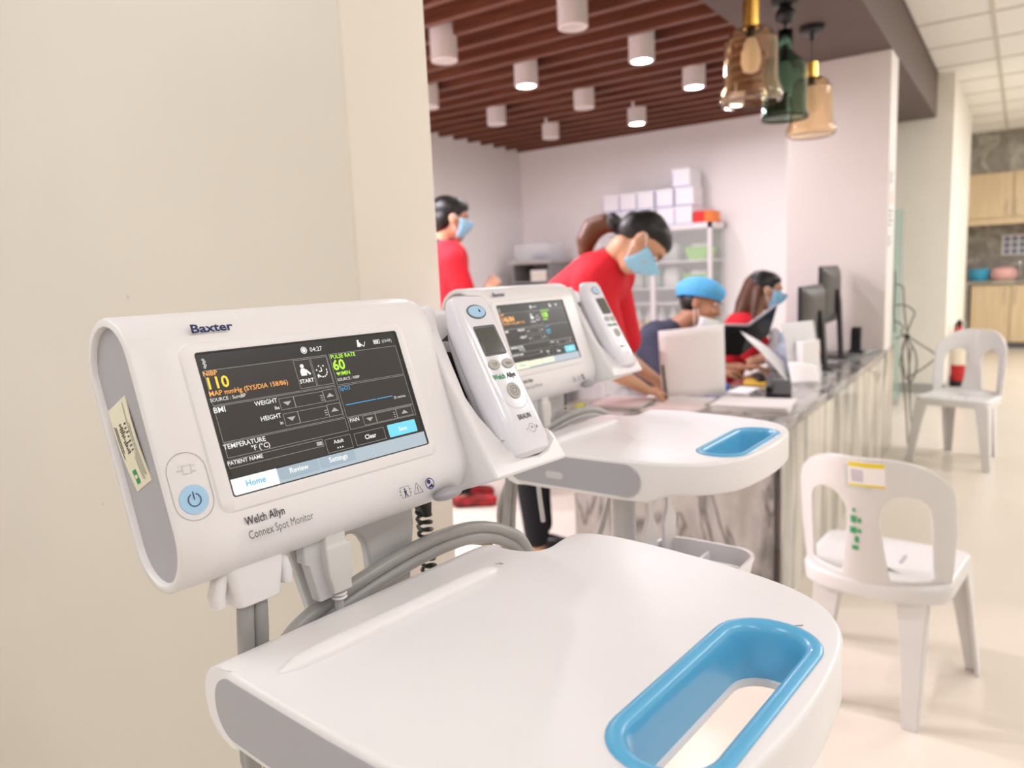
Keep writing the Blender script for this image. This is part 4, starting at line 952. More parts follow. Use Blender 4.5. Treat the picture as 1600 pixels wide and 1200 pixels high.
# ------------------------------------------------------------------ people
RGT, UPV, FWD = Vector((0.5618, -0.826, -0.0455)), Vector((0.1443, 0.0437, 0.9886)), Vector((0.8146, 0.562, -0.1438))
def organic(name, mb, m, parent, voxel=0.007, it=5):
    o = mb.build(name, m, parent)
    r = o.modifiers.new('fuse', 'REMESH'); r.mode = 'VOXEL'; r.voxel_size = voxel; r.use_smooth_shade = True
    s = o.modifiers.new('soft', 'SMOOTH'); s.factor = 0.5; s.iterations = it
    return o
def frame3(f, u):
    f = Vector(f).normalized(); u = Vector(u); u = (u-f*u.dot(f)).normalized(); r = f.cross(u)
    return Matrix((r, f, u)).transposed()      # columns: right, forward, up
def head_parts(mb, c, R, s=1.0):
    c = Vector(c); A = lambda x, y, z: c+R @ Vector((x*s, y*s, z*s))
    E = lambda p, r: mb.ell(A(*p), [a*s for a in r], R)
    E((0, -0.008, 0.035), (0.074, 0.094, 0.082)); E((0, 0.018, -0.02), (0.064, 0.070, 0.085)); E((0, 0.045, -0.075), (0.042, 0.040, 0.036)); E((0, 0.058, -0.088), (0.020, 0.022, 0.016))
    E((0, 0.062, 0.045), (0.052, 0.030, 0.035)); E((0.033, 0.062, -0.025), (0.025, 0.024, 0.025)); E((-0.033, 0.062, -0.025), (0.025, 0.024, 0.025))
    mb.cap(A(0, 0.086, 0.015), A(0, 0.104, -0.022), 0.009*s, 0.013*s); E((0.010, 0.092, -0.026), (0.010, 0.012, 0.008)); E((-0.010, 0.092, -0.026), (0.010, 0.012, 0.008))
    E((0, 0.084, -0.052), (0.022, 0.012, 0.007)); E((0, 0.081, -0.063), (0.020, 0.012, 0.007))
    for q in (-1, 1):
        E((q*0.076, -0.006, -0.004), (0.008, 0.020, 0.033)); E((q*0.080, -0.012, 0.008), (0.008, 0.012, 0.018))
def hand(mb, w_, d, nrm, side, s=1.0, curl=0.5, spread=0.10, thumb=1.0):
    """wrist point, pointing direction, back-of-hand normal, thumb side sign"""
    w_ = Vector(w_); d = Vector(d).normalized(); nrm = Vector(nrm); nrm = (nrm-d*nrm.dot(d)).normalized(); sd = d.cross(nrm)*side
    for k, (off, ln) in enumerate(((0.027, 0.070), (0.009, 0.078), (-0.009, 0.072), (-0.026, 0.056))):
        kn = w_+d*0.085*s+sd*off*s; mb.cap(w_+d*0.015*s+sd*off*0.6*s, kn, 0.0135*s, 0.0115*s)
        dd = (d+sd*off*spread*8).normalized(); p = kn; a = curl*0.55
        for seg, r in ((0.45, 0.0092), (0.32, 0.0085), (0.25, 0.0075)):
            v = dd*math.cos(a)-nrm*math.sin(a); q = p+v*ln*seg*s; mb.cap(p, q, r*1.05*s, r*0.95*s); p = q; a += curl*0.85
    p = w_+d*0.025*s+sd*0.026*s; a = (d*0.6+sd*0.75-nrm*0.35*thumb).normalized(); q = p+a*0.040*s; mb.cap(p, q, 0.0135*s, 0.0105*s)
    q2 = q+(d*0.9+sd*0.15-nrm*0.45*thumb).normalized()*0.032*s; mb.cap(q, q2, 0.0100*s, 0.0085*s)
def mask(parent, c, R, s=1.0, m=None, drop=0.0, name='face_mask', straps=True):
    c = Vector(c); rows = []
    for i in range(13):
        v = i/12
        z = 0.006-0.098*v; ring = []
        for k in range(15):
            a = -1.22+2.44*k/14
            rx, ry = 0.074-0.012*v*v, 0.098+0.012*math.sin(PI*min(1, v*1.15))-0.022*v*v
            pl = 0.0016*math.sin(v*PI*8)
            nose = 0.040*math.exp(-(a/0.22)**2)*max(0, 1-v*1.5)
            ring.append(c+R @ Vector((s*(rx+pl)*math.sin(a), s*((ry+pl+nose)*math.cos(a)-0.0), s*(z-drop-0.006*math.cos(a)*(1-v)*-1))))
        rows.append(ring)
    mb = MB(); mb.loft(rows, False, False, closed=False)
    o = mb.build(name, m or M_MASK, parent, ang=80)
    so = o.modifiers.new('thick', 'SOLIDIFY'); so.thickness = 0.002
    if straps:
        for q in (-1, 1):
            for zz in (0.0, -0.088):
                a = c+R @ Vector((q*0.071*s, 0.032*s, (zz-drop)*s)); b = c+R @ Vector((q*0.083*s, -0.010*s, (0.024 if zz == 0 else -0.030)*s)); mid = (a+b)/2+R @ Vector((q*0.006*s, 0, 0))
                MB().tube([a, mid, b], 0.0016, 6, 4).build('mask_strap', M_MASKW, o)
    return o
def eyes(parent, c, R, s=1.0, brow=M_HAIRB):
    c = Vector(c)
    for q in (-1, 1):
        e = MB().ell(c+R @ Vector((q*0.031*s, 0.081*s, 0.016*s)), (0.013*s, 0.010*s, 0.007*s), R, 12, 8).build('eye', mat('eye_white', (0.7, 0.66, 0.62), 0.3), parent)
        MB().ell(c+R @ Vector((q*0.031*s, 0.0885*s, 0.015*s)), (0.0058*s, 0.004*s, 0.0058*s), R, 10, 8).build('iris', M_INK, e)
        MB().tube([c+R @ Vector((q*0.016*s, 0.091*s, 0.034*s)), c+R @ Vector((q*0.034*s, 0.087*s, 0.039*s)), c+R @ Vector((q*0.050*s, 0.075*s, 0.033*s))], lambda t: 0.0036*s*(1-0.5*t), 6, 4).build('eyebrow', brow, parent)

V = Vector
def torso(mb, neck, rs, ls, rh, lh, g=0.0, belly=0.0):
    neck, rs, ls, rh, lh = map(V, (neck, rs, ls, rh, lh)); mid_s = (rs+ls)/2; mid_h = (rh+lh)/2
    mb.cap(rs*0.82+ls*0.18, rh*0.9+lh*0.1, 0.092+g, 0.100+g); mb.cap(ls*0.82+rs*0.18, lh*0.9+rh*0.1, 0.092+g, 0.100+g)
    mb.cap(mid_s*0.95+mid_h*0.05, mid_h, 0.105+g, 0.112+g+belly); mb.cap(neck*0.55+mid_s*0.45, mid_s*0.9+mid_h*0.1, 0.062+g, 0.10+g)
    for q in (rs, ls): mb.cap(neck*0.6+q*0.4, q, 0.052+g, 0.060+g)
def limb(mb, pts, rad, g=0.0):
    for i in range(len(pts)-1): mb.cap(pts[i], pts[i+1], rad[i]+g, rad[i+1]+g)

def person(label, loc, J, hc, hf, hu, skin, top, bottom, hands, sleeve=0.6, voxel=0.007, hs=1.0, shoes=None, gcloth=0.012, topname='shirt'):
    """J: world joints neck, rs, ls, re, le, rw, lw, rh, lh, rk, lk, ra, la"""
    t = thing('person', label, 'person', loc, 0)
    I = -V(loc); J = {k: V(p)+I for k, p in J.items()}; hc = V(hc)+I
    R = frame3(hf, hu)
    b = MB(); head_parts(b, hc, R, hs)
    nk = hc+R @ V((0, -0.022, -0.055))*hs
    b.cap(nk, J['neck'], 0.052, 0.056)
    torso(b, J['neck'], J['rs'], J['ls'], J['rh'], J['lh'], -0.006)
    for s in 'rl':
        limb(b, [J[s+'s'], J[s+'e']], [0.046, 0.036]); limb(b, [J[s+'e'], J[s+'w']], [0.037, 0.025])
        limb(b, [J[s+'h'], J[s+'k']], [0.078, 0.052]); limb(b, [J[s+'k'], J[s+'a']], [0.052, 0.036])
        h = hands.get(s)
        if h: hand(b, J[s+'w'], h[0], h[1], 1 if s == 'r' else -1, curl=h[2])
        fd = V(shoes[0] if shoes else (0, -1, 0)).normalized()
        b.cap(J[s+'a']+V((0, 0, -0.04)), J[s+'a']+fd*0.15+V((0, 0, -0.055)), 0.036, 0.030)
    body = organic('body', b, skin, t, voxel)
    c = MB(); torso(c, J['neck'], J['rs'], J['ls'], J['rh'], J['lh'], gcloth)
    for s in 'rl':
        e = J[s+'s'].lerp(J[s+'e'], min(1, sleeve)); c.cap(J[s+'s'], e, 0.066+gcloth*0.5, 0.050+gcloth)
        if sleeve > 1:
            c.cap(J[s+'e'], J[s+'e'].lerp(J[s+'w'], sleeve-1), 0.050+gcloth, 0.036+gcloth)
    organic(topname, c, top, t, 0.011, 4)
    p = MB(); mh = (J['rh']+J['lh'])/2
    p.cap(J['rh'].lerp(mh, 0.2), J['lh'].lerp(mh, 0.2), 0.108, 0.108)
    for s in 'rl':
        p.cap(J[s+'h'].lerp(mh, 0.15), J[s+'k'], 0.098, 0.070); p.cap(J[s+'k'], J[s+'a'].lerp(J[s+'k'], 0.1), 0.070, 0.056)
    organic('trousers', p, bottom, t, 0.012, 4)
    fd = V(shoes[0] if shoes else (0, -1, 0)).normalized()
    for s in 'rl':
        q = MB(); a = J[s+'a']+V((0, 0, -0.045))
        q.cap(a-fd*0.03, a+fd*0.06, 0.044, 0.042); q.cap(a+fd*0.06, a+fd*0.165+V((0, 0, -0.008)), 0.042, 0.034)
        organic('shoe', q, (shoes[1] if shoes else M_BLACK), t, 0.008, 3)
    return t, body, hc, R

# woman bending over the counter end, writing
f1 = RGT*0.50-UPV*0.86+FWD*-0.10; u1 = RGT*0.86+UPV*0.50
t, bd, hc, R = person('woman in red scrub top bending over the counter to write, blue mask, dark ponytail', (2.78, 1.76, 0),
    dict(neck=(2.70, 1.345, 1.345), rs=(2.58, 1.375, 1.265), ls=(2.90, 1.46, 1.285), re=(2.735, 1.36, 0.885), le=(3.06, 1.46, 0.90), rw=(2.995, 1.345, 0.775), lw=(3.19, 1.36, 0.775),
         rh=(2.665, 1.87, 0.95), lh=(2.835, 1.93, 0.95), rk=(2.70, 1.80, 0.50), lk=(2.86, 1.87, 0.50), ra=(2.70, 1.76, 0.085), la=(2.86, 1.84, 0.085)),
    (2.677, 1.222, 1.398), f1, u1, M_SKIN, M_RED, M_PANTS, {'r': ((0.93, -0.28, -0.16), (-0.2, -0.3, 1), 0.75), 'l': ((0.9, -0.35, -0.12), (0, 0, 1), 0.35)}, sleeve=0.75, shoes=((0.1, -1, 0), M_BLACK), gcloth=0.026)
eyes(t, hc, R)
mask(t, hc, R)
h = MB()
h.ell(hc+R @ V((0, -0.026, 0.050)), (0.084, 0.094, 0.082), R); h.ell(hc+R @ V((0, -0.058, 0.020)), (0.080, 0.072, 0.075), R); h.ell(hc+R @ V((0, 0.030, 0.078)), (0.066, 0.056, 0.040), R); h.ell(hc+R @ V((0, 0.004, 0.074)), (0.078, 0.075, 0.056), R)
organic('hair', h, M_HAIRB, t, 0.007, 4)
I = -V((2.78, 1.76, 0))
h = MB(); pt = [(2.694, 1.325, 1.474, 0.026), (2.692, 1.375, 1.490, 0.040), (2.682, 1.422, 1.474, 0.046), (2.670, 1.448, 1.428, 0.042), (2.664, 1.452, 1.385, 0.030), (2.662, 1.448, 1.352, 0.014)]
for a, b in zip(pt, pt[1:]): h.cap(V(a[:3])+I, V(b[:3])+I, a[3], b[3])
organic('ponytail', h, M_HAIRBR, t, 0.007, 3)
MB().lathe([(0.020, -0.018), (0.042, -0.014), (0.047, 0.0), (0.042, 0.014), (0.020, 0.018)], V((2.697, 1.330, 1.486))+I, R=Matrix.Rotation(PI/2-0.45, 3, 'X')).build('scrunchie', M_BLACK, t)
pen = MB().cyl((3.085, 1.292, 0.730), (3.070, 1.300, 0.880), 0.0058, n=10).build('pen', M_BLACK); tag(pen, 'black pen in the writing hand of the bending woman', 'pen')

# man standing on the left
t, bd, hc, R = person('standing man in red shirt and blue mask, partly behind the cream wall', (3.25, 2.62, 0),
    dict(neck=(3.20, 2.62, 1.475), rs=(3.10, 2.49, 1.40), ls=(3.33, 2.745, 1.42), re=(3.155, 2.425, 1.13), le=(3.43, 2.68, 1.14), rw=(3.385, 2.475, 1.235), lw=(3.52, 2.45, 1.20),
         rh=(3.14, 2.58, 0.90), lh=(3.26, 2.72, 0.90), rk=(3.18, 2.56, 0.48), lk=(3.32, 2.68, 0.48), ra=(3.22, 2.60, 0.085), la=(3.36, 2.72, 0.085)),
    (3.215, 2.578, 1.610), RGT*0.93+FWD*0.36-UPV*0.08, UPV, M_SKIN, M_RED, M_PANTS, {'r': ((0.75, -0.1, 0.55), (-0.5, -0.7, 0.4), 1.0), 'l': ((0.6, -0.7, 0.3), (0, 0, 1), 0.8)}, sleeve=1.05,
    shoes=((0.56, -0.83, 0), mat('red_shoe', (0.30, 0.010, 0.012), 0.5, var=0.9, vscale=14)))
eyes(t, hc, R); mask(t, hc, R)
h = MB()
h.ell(hc+R @ V((0, -0.022, 0.052)), (0.086, 0.100, 0.086), R); h.ell(hc+R @ V((0, -0.052, 0.0)), (0.078, 0.060, 0.078), R); h.ell(hc+R @ V((0, 0.046, 0.082)), (0.068, 0.052, 0.038), R); h.ell(hc+R @ V((0, 0.012, 0.076)), (0.080, 0.078, 0.056), R)
organic('hair', h, M_HAIRB, t, 0.008, 3)
I = -V((3.25, 2.62, 0))
MB().lathe([(0.058, -0.02), (0.068, -0.02), (0.064, 0.03), (0.056, 0.03)], V((3.205, 2.61, 1.50))+I).build('collar', M_NAVYC, t)

# seated man in a blue bouffant cap
t, bd, hc, R = person('seated man in dark navy jacket and light blue hair cap, white mask under his chin', (3.68, 1.56, 0),
    dict(neck=(3.665, 1.455, 1.005), rs=(3.50, 1.53, 0.945), ls=(3.85, 1.56, 0.93), re=(3.44, 1.42, 0.745), le=(3.90, 1.42, 0.74), rw=(3.60, 1.24, 0.775), lw=(3.76, 1.17, 0.785),
         rh=(3.60, 1.66, 0.53), lh=(3.78, 1.68, 0.53), rk=(3.55, 1.27, 0.50), lk=(3.78, 1.27, 0.50), ra=(3.55, 1.30, 0.085), la=(3.78, 1.30, 0.085)),
    (3.695, 1.355, 1.110), RGT*0.80-FWD*0.42-UPV*0.25, UPV*0.98+RGT*0.18, M_SKIN2, M_NAVYC, M_PANTS, {'r': ((0.8, -0.6, 0), (0, 0, 1), 0.6), 'l': ((0.5, -0.85, 0), (0, 0, 1), 0.5)}, sleeve=1.55, shoes=((0.1, -1, 0), M_BLACK), topname='jacket')
eyes(t, hc, R)
mask(t, hc, R, 0.88, M_MASKW, drop=0.078)
h = MB(); h.ell(hc+R @ V((0, -0.030, 0.012)), (0.081, 0.082, 0.072), R); organic('hair', h, M_HAIRB, t, 0.008, 3)
rows = []
for i in range(15):
    v = i/14; th = PI*0.5*v*1.02
    rows.append([hc+R @ V((0.098*(1+0.20*math.sin(PI*min(1, v*1.5)))*math.cos(th)**0.6*(1+0.012*math.sin(k*9))*math.cos(2*PI*k/36), -0.018+0.112*(1+0.20*math.sin(PI*min(1, v*1.5)))*max(0.0, math.cos(th))**0.6*(1+0.012*math.sin(k*9+1))*math.sin(2*PI*k/36), 0.034+0.106*math.sin(th)-0.018*math.sin(2*PI*k/36)*-0.6*(1-v))) if i < 14 else hc+R @ V((0, -0.018, 0.14)) for k in range(36)])
mbc = MB(); mbc.loft(rows[:14], False, True); cp = mbc.build('hair_cap', M_CAP, t, ang=80)
MB().tube([hc+R @ V((0.097*math.cos(2*PI*k/24), -0.018+0.111*math.sin(2*PI*k/24), 0.033+0.011*math.sin(2*PI*k/24))) for k in range(25)], 0.006, 8, 3).build('cap_band', mat('cap_band_blue', (0.06, 0.36, 0.75), 0.7), cp)

# seated woman with long brown hair
t, bd, hc, R = person('seated woman with long brown hair in red top and blue mask, beside the pillar', (4.62, 1.50, 0),
    dict(neck=(4.585, 1.355, 1.005), rs=(4.44, 1.38, 0.93), ls=(4.74, 1.44, 0.93), re=(4.38, 1.29, 0.74), le=(4.80, 1.32, 0.74), rw=(4.46, 1.10, 0.79), lw=(4.68, 1.10, 0.78),
         rh=(4.53, 1.58, 0.53), lh=(4.72, 1.60, 0.53), rk=(4.50, 1.27, 0.50), lk=(4.74, 1.27, 0.50), ra=(4.50, 1.30, 0.085), la=(4.74, 1.30, 0.085)),
    (4.612, 1.285, 1.135), RGT*0.97-FWD*0.10-UPV*0.22, UPV*0.98+RGT*0.15, M_SKIN, M_RED, M_PANTS, {'r': ((0.5, -0.85, 0), (0, 0, 1), 0.6), 'l': ((0.3, -0.9, 0), (0, 0, 1), 0.6)}, sleeve=0.7, shoes=((0, -1, 0), M_BLACK))
eyes(t, hc, R); mask(t, hc, R)
h = MB(); h.ell(hc+R @ V((0, -0.026, 0.044)), (0.086, 0.098, 0.086), R); h.ell(hc+R @ V((0, 0.030, 0.080)), (0.066, 0.052, 0.038), R); h.ell(hc+R @ V((0, 0.004, 0.074)), (0.080, 0.074, 0.054), R)
organic('hair', h, M_HAIRB, t, 0.008, 3)
h = MB(); h.cap(hc+R @ V((0.0, -0.070, 0.03)), hc+R @ V((0.02, -0.105, -0.10)), 0.066, 0.056); h.cap(hc+R @ V((0.02, -0.105, -0.10)), hc+R @ V((0.05, -0.135, -0.23)), 0.056, 0.026); h.cap(hc+R @ V((0.066, -0.055, 0.0)), hc+R @ V((0.080, -0.050, -0.19)), 0.024, 0.018)
organic('long_hair', h, M_HAIRBR, t, 0.009, 3)
# ------------------------------------------------------------------ stools under the seated pair
for x, y, lb in ((3.69, 1.72, 'black round stool under the man in the blue cap'), (4.63, 1.64, 'black round stool under the long-haired woman')):
    s = thing('stool', lb, 'stool', (x, y, 0), 0, 'stools behind the counter')
    MB().lathe([(0.01, 0.36), (0.17, 0.36), (0.185, 0.38), (0.185, 0.405), (0.17, 0.42), (0.01, 0.42)]).build('seat', M_BLACK, s)
    MB().cyl((0, 0, 0.06), (0, 0, 0.36), 0.025).build('post', M_CHROME, s)
    for k in range(5):
        a = 2*PI*k/5; MB().cyl((0, 0, 0.08), (0.23*math.cos(a), 0.23*math.sin(a), 0.03), 0.018, 0.012, 10).build('leg', M_CHROME, s)

# ------------------------------------------------------------------ glass cabinet against the back wall
cb = thing('glass_cabinet', 'white framed glass display cabinet full of supplies against the back wall', 'cabinet', (6.30, 2.21, 0))
Wc, Dc, Hc = 1.09, 0.385, 1.685
M_FRAME = mat('cabinet_enamel', (0.72, 0.68, 0.70), 0.4)
for x in (0, Dc-0.03):
    for y in (0, Wc-0.03): MB().bb(x, x+0.03, y, y+0.03, 0, Hc).build('post', M_FRAME, cb)
MB().bb(0, Dc, 0, Wc, Hc-0.05, Hc).build('top_panel', M_FRAME, cb)
MB().bb(0.002, Dc, 0, Wc, 0, 0.10).build('plinth', M_FRAME, cb)
MB().bb(Dc-0.01, Dc, 0.03, Wc-0.03, 0.1, Hc-0.05).build('back_panel', mat('cabinet_back', (0.36, 0.38, 0.36), 0.6), cb)
MB().bb(0.002, 0.03, Wc/2-0.02, Wc/2+0.02, 0.1, Hc-0.05).build('mullion', M_FRAME, cb)
SH = (0.38, 0.715, 1.00, 1.135, 1.37)
for z in SH: MB().bb(0.02, Dc-0.012, 0.01, Wc-0.01, z-0.014, z).build('shelf', mat('shelf_pink_white', (0.70, 0.62, 0.60), 0.5) if z < 0.8 else M_FRAME, cb)
M_PANE = mat('pane_glass', (0.93, 0.97, 0.95), 0.02, trans=0.0, alpha=0.16, spec=0.6)
for a, b in ((0.03, Wc/2-0.02), (Wc/2+0.02, Wc-0.03)):
    d = MB().bb(0.006, 0.011, a, b, 0.1, Hc-0.05).build('door_pane', M_PANE, cb)
MB().bb(0.03, Dc-0.03, 0.004, 0.009, 0.1, Hc-0.05).build('side_pane', M_PANE, cb)
M_LIME = mat('lime_basket', (0.22, 0.55, 0.06), 0.5)
def basket(y, z, lb):
    t = thing('supply_basket', lb, 'basket', (6.48, y, z), 0, 'green baskets in the glass cabinet')
    MB().loft([[V((a, b, zz)) for a, b in rrect(0, 0, 0.11+e, 0.115+e, 0.03, 5)] for e, zz in ((-0.02, 0), (0, 0.10), (0.006, 0.105), (0.006, 0.112), (-0.004, 0.112), (-0.024, 0.008))]).build('tub', M_LIME, t)
    for k in range(5): MB().ell((random.uniform(-0.05, 0.05), random.uniform(-0.07, 0.07), 0.11), (0.04, 0.035, 0.035)).build('wrapped_pack', M_PAPER, t)
basket(2.37, 1.371, 'lime green basket on the upper shelf of the glass cabinet'); basket(2.39, 1.136, 'lime green basket on the middle shelf of the glass cabinet')
M_BAG = [mat('pack_grey', (0.42, 0.46, 0.43), 0.4), mat('pack_white', (0.62, 0.64, 0.62), 0.4), mat('pack_pale_green', (0.36, 0.47, 0.40), 0.4)]
k = 0
pos = ['nearest the mullion', 'second from the mullion', 'third from the mullion', 'at the far left']
for z, nm in ((1.371, 'top'), (1.136, 'middle'), (0.381, 'lowest')):
    for i, y in enumerate((2.62, 2.80, 2.97, 3.15)):
        h_ = random.uniform(0.13, 0.19) if z > 0.5 else random.uniform(0.18, 0.25)
        o = MB().loft([[V((a, b, zz)) for a, b in rrect(0, 0, 0.09*e, 0.075*e, 0.03, 4)] for e, zz in ((0.85, 0), (1, 0.02), (1, h_*0.7), (0.7, h_*0.95), (0.3, h_))]).build('supply_pack', M_BAG[k % 3])
        o.location = (6.48, y, z+0.001); tag(o, 'pale plastic supply pack on the %s cabinet shelf, %s' % (nm, pos[i]), 'pack', 'packs in the glass cabinet'); k += 1
caps_ = [((0.6, 0.2, 0.2), 'pink'), ((0.25, 0.55, 0.75), 'light blue'), ((0.7, 0.35, 0.2), 'orange'), ((0.75, 0.65, 0.1), 'yellow'), ((0.75, 0.75, 0.72), 'white'), ((0.3, 0.45, 0.35), 'green'), ((0.2, 0.25, 0.5), 'dark blue'), ((0.5, 0.3, 0.5), 'purple')]
for i, (c, nm) in enumerate(caps_):
    y = 3.18-i*0.115
    t = thing('bottle', 'clear bottle with a %s label on the cabinet shelf' % nm, 'bottle', (6.42, y, 0.716), 0, 'bottles in the glass cabinet')
    MB().lathe([(0.005, 0), (0.040, 0), (0.042, 0.01), (0.042, 0.15), (0.030, 0.18), (0.014, 0.20), (0.014, 0.225), (0.004, 0.225)], n=16).build('bottle_body', M_BAG[1], t)
    MB().lathe([(0.0425, 0.04), (0.0432, 0.04), (0.0432, 0.13), (0.0425, 0.13)], n=16, cap=False).build('label_band', mat('band_'+nm.replace(' ', '_'), c, 0.6), t)
    MB().lathe([(0.004, 0.222), (0.017, 0.222), (0.017, 0.25), (0.004, 0.25)], n=12).build('bottle_cap', M_BAG[0], t)
# cartons on top
M_CART = mat('white_carton', (0.80, 0.78, 0.82), 0.6); M_LILAC = mat('lilac_edge', (0.40, 0.40, 0.68), 0.6)
cart = [(3.185, 1.686, 'bottom row, far left'), (3.01, 1.686, 'bottom row, second from the left'), (2.835, 1.686, 'bottom row, middle'), (2.65, 1.686, 'bottom row, second from the right'), (2.475, 1.686, 'bottom row, far right'),
        (3.185, 1.846, 'second row, far left'), (3.01, 1.846, 'second row, second from the left'), (2.835, 1.846, 'second row, middle'), (2.65, 1.846, 'second row, second from the right'), (2.475, 1.846, 'second row, far right'), (2.495, 2.006, 'alone on the top')]
for y, z, lb in cart:
    t = thing('carton', 'white carton on the glass cabinet, ' + lb, 'box', (6.49, y, z), random.uniform(-0.04, 0.04), 'white cartons on the cabinet')
    MB().bb(-0.13, 0.13, -0.082, 0.082, 0, 0.155).build('box_body', M_CART, t, bevel=0.002)
    MB().bb(-0.1315, 0.1315, -0.0835, 0.0835, 0.140, 0.1565).build('lid', M_CART, t, bevel=0.001)
    TX().rect(-0.082, 0.0, 0.082, 0.010, 0).rect(-0.082, 0, -0.074, 0.14, 0).build('printed_edge', M_LILAC, t, Matrix.Translation((-0.1312, 0, 0)) @ Matrix(((0, 0, -1, 0), (-1, 0, 0, 0), (0, 1, 0, 0), (0, 0, 0, 1))))
t = thing('red_carton', 'flat red and orange carton at the right end of the cabinet top', 'box', (6.46, 2.30, 1.686))
MB().bb(-0.12, 0.12, -0.075, 0.078, 0, 0.10).build('box_body', mat('carton_red', (0.72, 0.02, 0.02), 0.5), t, bevel=0.002)
MB().bb(-0.121, 0.121, -0.076, -0.02, 0.004, 0.096).build('orange_panel', mat('carton_orange', (0.85, 0.20, 0.03), 0.5), t)

# small shelf unit in the corner
sh = thing('corner_shelf_unit', 'dark grey shelf unit in the corner behind the bending woman', 'shelf', (6.15, 3.74, 0))
M_SHG = mat('shelf_grey', (0.26, 0.25, 0.25), 0.5)
MB().bb(-0.02, 0.40, -0.02, 0.46, 1.41, 1.445).build('top_board', mat('shelf_top_grey', (0.45, 0.43, 0.42), 0.4), sh)
for y in (0.0, 0.42): MB().bb(0, 0.38, y, y+0.02, 0, 1.41).build('side_board', M_SHG, sh)
for z in (0.1, 0.55, 0.95, 1.24): MB().bb(0, 0.38, 0.02, 0.42, z-0.015, z).build('shelf', M_SHG, sh)
MB().bb(0.37, 0.38, 0.02, 0.42, 0, 1.41).build('back_board', M_SHG, sh)
for i in range(3):
    o = MB().bb(-0.12, 0.12, -0.09, 0.09, 0, 0.035).build('paper_ream', [M_PAPER, M_CREAMP, M_PAPER][i]); o.location = (6.30, 3.89, 1.241+i*0.036); tag(o, 'white paper ream in the corner shelf, %s of its stack' % ['lowest', 'middle', 'topmost'][i], 'paper', 'paper reams in the corner shelf')
ab = thing('acrylic_bin', 'clear acrylic bin standing on the corner shelf unit', 'box', (6.33, 3.96, 1.4455))
M_ACR = mat('acrylic_clear', (0.9, 0.92, 0.95), 0.05, alpha=0.22)
for nm, a in (('wall_panel', (-0.15, 0.15, -0.20, -0.194, 0, 0.16)), ('wall_panel', (-0.15, 0.15, 0.194, 0.20, 0, 0.16)), ('wall_panel', (-0.15, -0.144, -0.194, 0.194, 0, 0.16)), ('wall_panel', (0.144, 0.15, -0.194, 0.194, 0, 0.16)), ('bottom_panel', (-0.144, 0.144, -0.194, 0.194, 0, 0.006))):
    MB().bb(*a).build(nm, M_ACR, ab)
o = MB().ell((0, 0, 0.032), (0.08, 0.10, 0.03)).build('blue_gauze_roll', mat('gauze_blue', (0.35, 0.45, 0.55), 0.8)); o.location = (6.33, 3.95, 1.452); tag(o, 'greyish blue bundle lying in the clear acrylic bin', 'bundle')

# ------------------------------------------------------------------ things on the counter
CT = 0.7155
def display(x, y, z0, z1, hw, label, rz=0.0):
    t = thing('computer_monitor', label, 'monitor', (x, y, CT), rz, 'computer monitors on the counter')
    M_BEZ = mat('monitor_black', (0.025, 0.025, 0.027), 0.35); MBK = mat('monitor_back_grey', (0.075, 0.07, 0.068), 0.4)
    a, b = z0-CT, z1-CT
    MB().bb(-hw, hw, 0.0, 0.022, a, b).build('panel', M_BEZ, t, bevel=0.004)
    MB().bb(-hw+0.012, hw-0.012, 0.0222, 0.0235, a+0.018, b-0.012).build('screen', mat('screen_idle', (0.02, 0.03, 0.05), 0.15, emit=(0.25, 0.35, 0.5), es=0.6), t)
    MB().loft([[V((p, yy, (a+b)/2+q)) for p, q in rrect(0, 0, hw*e, (b-a)/2*e2, 0.02, 4)] for e, e2, yy in ((0.97, 0.96, 0.0), (0.90, 0.86, -0.018), (0.55, 0.62, -0.038))]).build('back_shell', MBK, t)
    MB().loft([[V((p, -0.052+q*0.5+sy, zz)) for p, q in rrect(0, 0, 0.032, 0.024, 0.008, 3)] for zz, sy in (((a+b)/2+0.03, 0.01), ((a+b)/2-0.05, 0.0), (0.014, -0.015))]).build('neck', M_BEZ, t)
    MB().prism(rrect(0, -0.04, 0.115, 0.085, 0.03, 5), lambda p, q: (p, q, 0.0), lambda p, q: (p, q, 0.014)).build('base', M_BEZ, t, bevel=0.003)
display(4.37, 0.955, 0.835, 1.175, 0.25, 'black computer monitor on the counter, nearer of the two')
display(4.93, 0.975, 0.925, 1.275, 0.235, 'black computer monitor on the counter, next to the pillar')
bs = thing('desk_scanner', 'small black scanner leaning on its stand before the pillar', 'scanner', (5.16, 0.86, CT))
MB().prism([(-0.035, 0.0), (0.035, 0.0), (0.02, 0.07), (0.03, 0.15), (0.015, 0.165), (-0.02, 0.15), (-0.03, 0.05)], lambda a, b: (a, -0.03, b), lambda a, b: (a, 0.03, b)).build('scanner_head', M_BLACK, bs, bevel=0.006)
MB().bb(-0.05, 0.05, -0.045, 0.045, 0, 0.01).build('foot_plate', M_BLACK, bs, bevel=0.002)

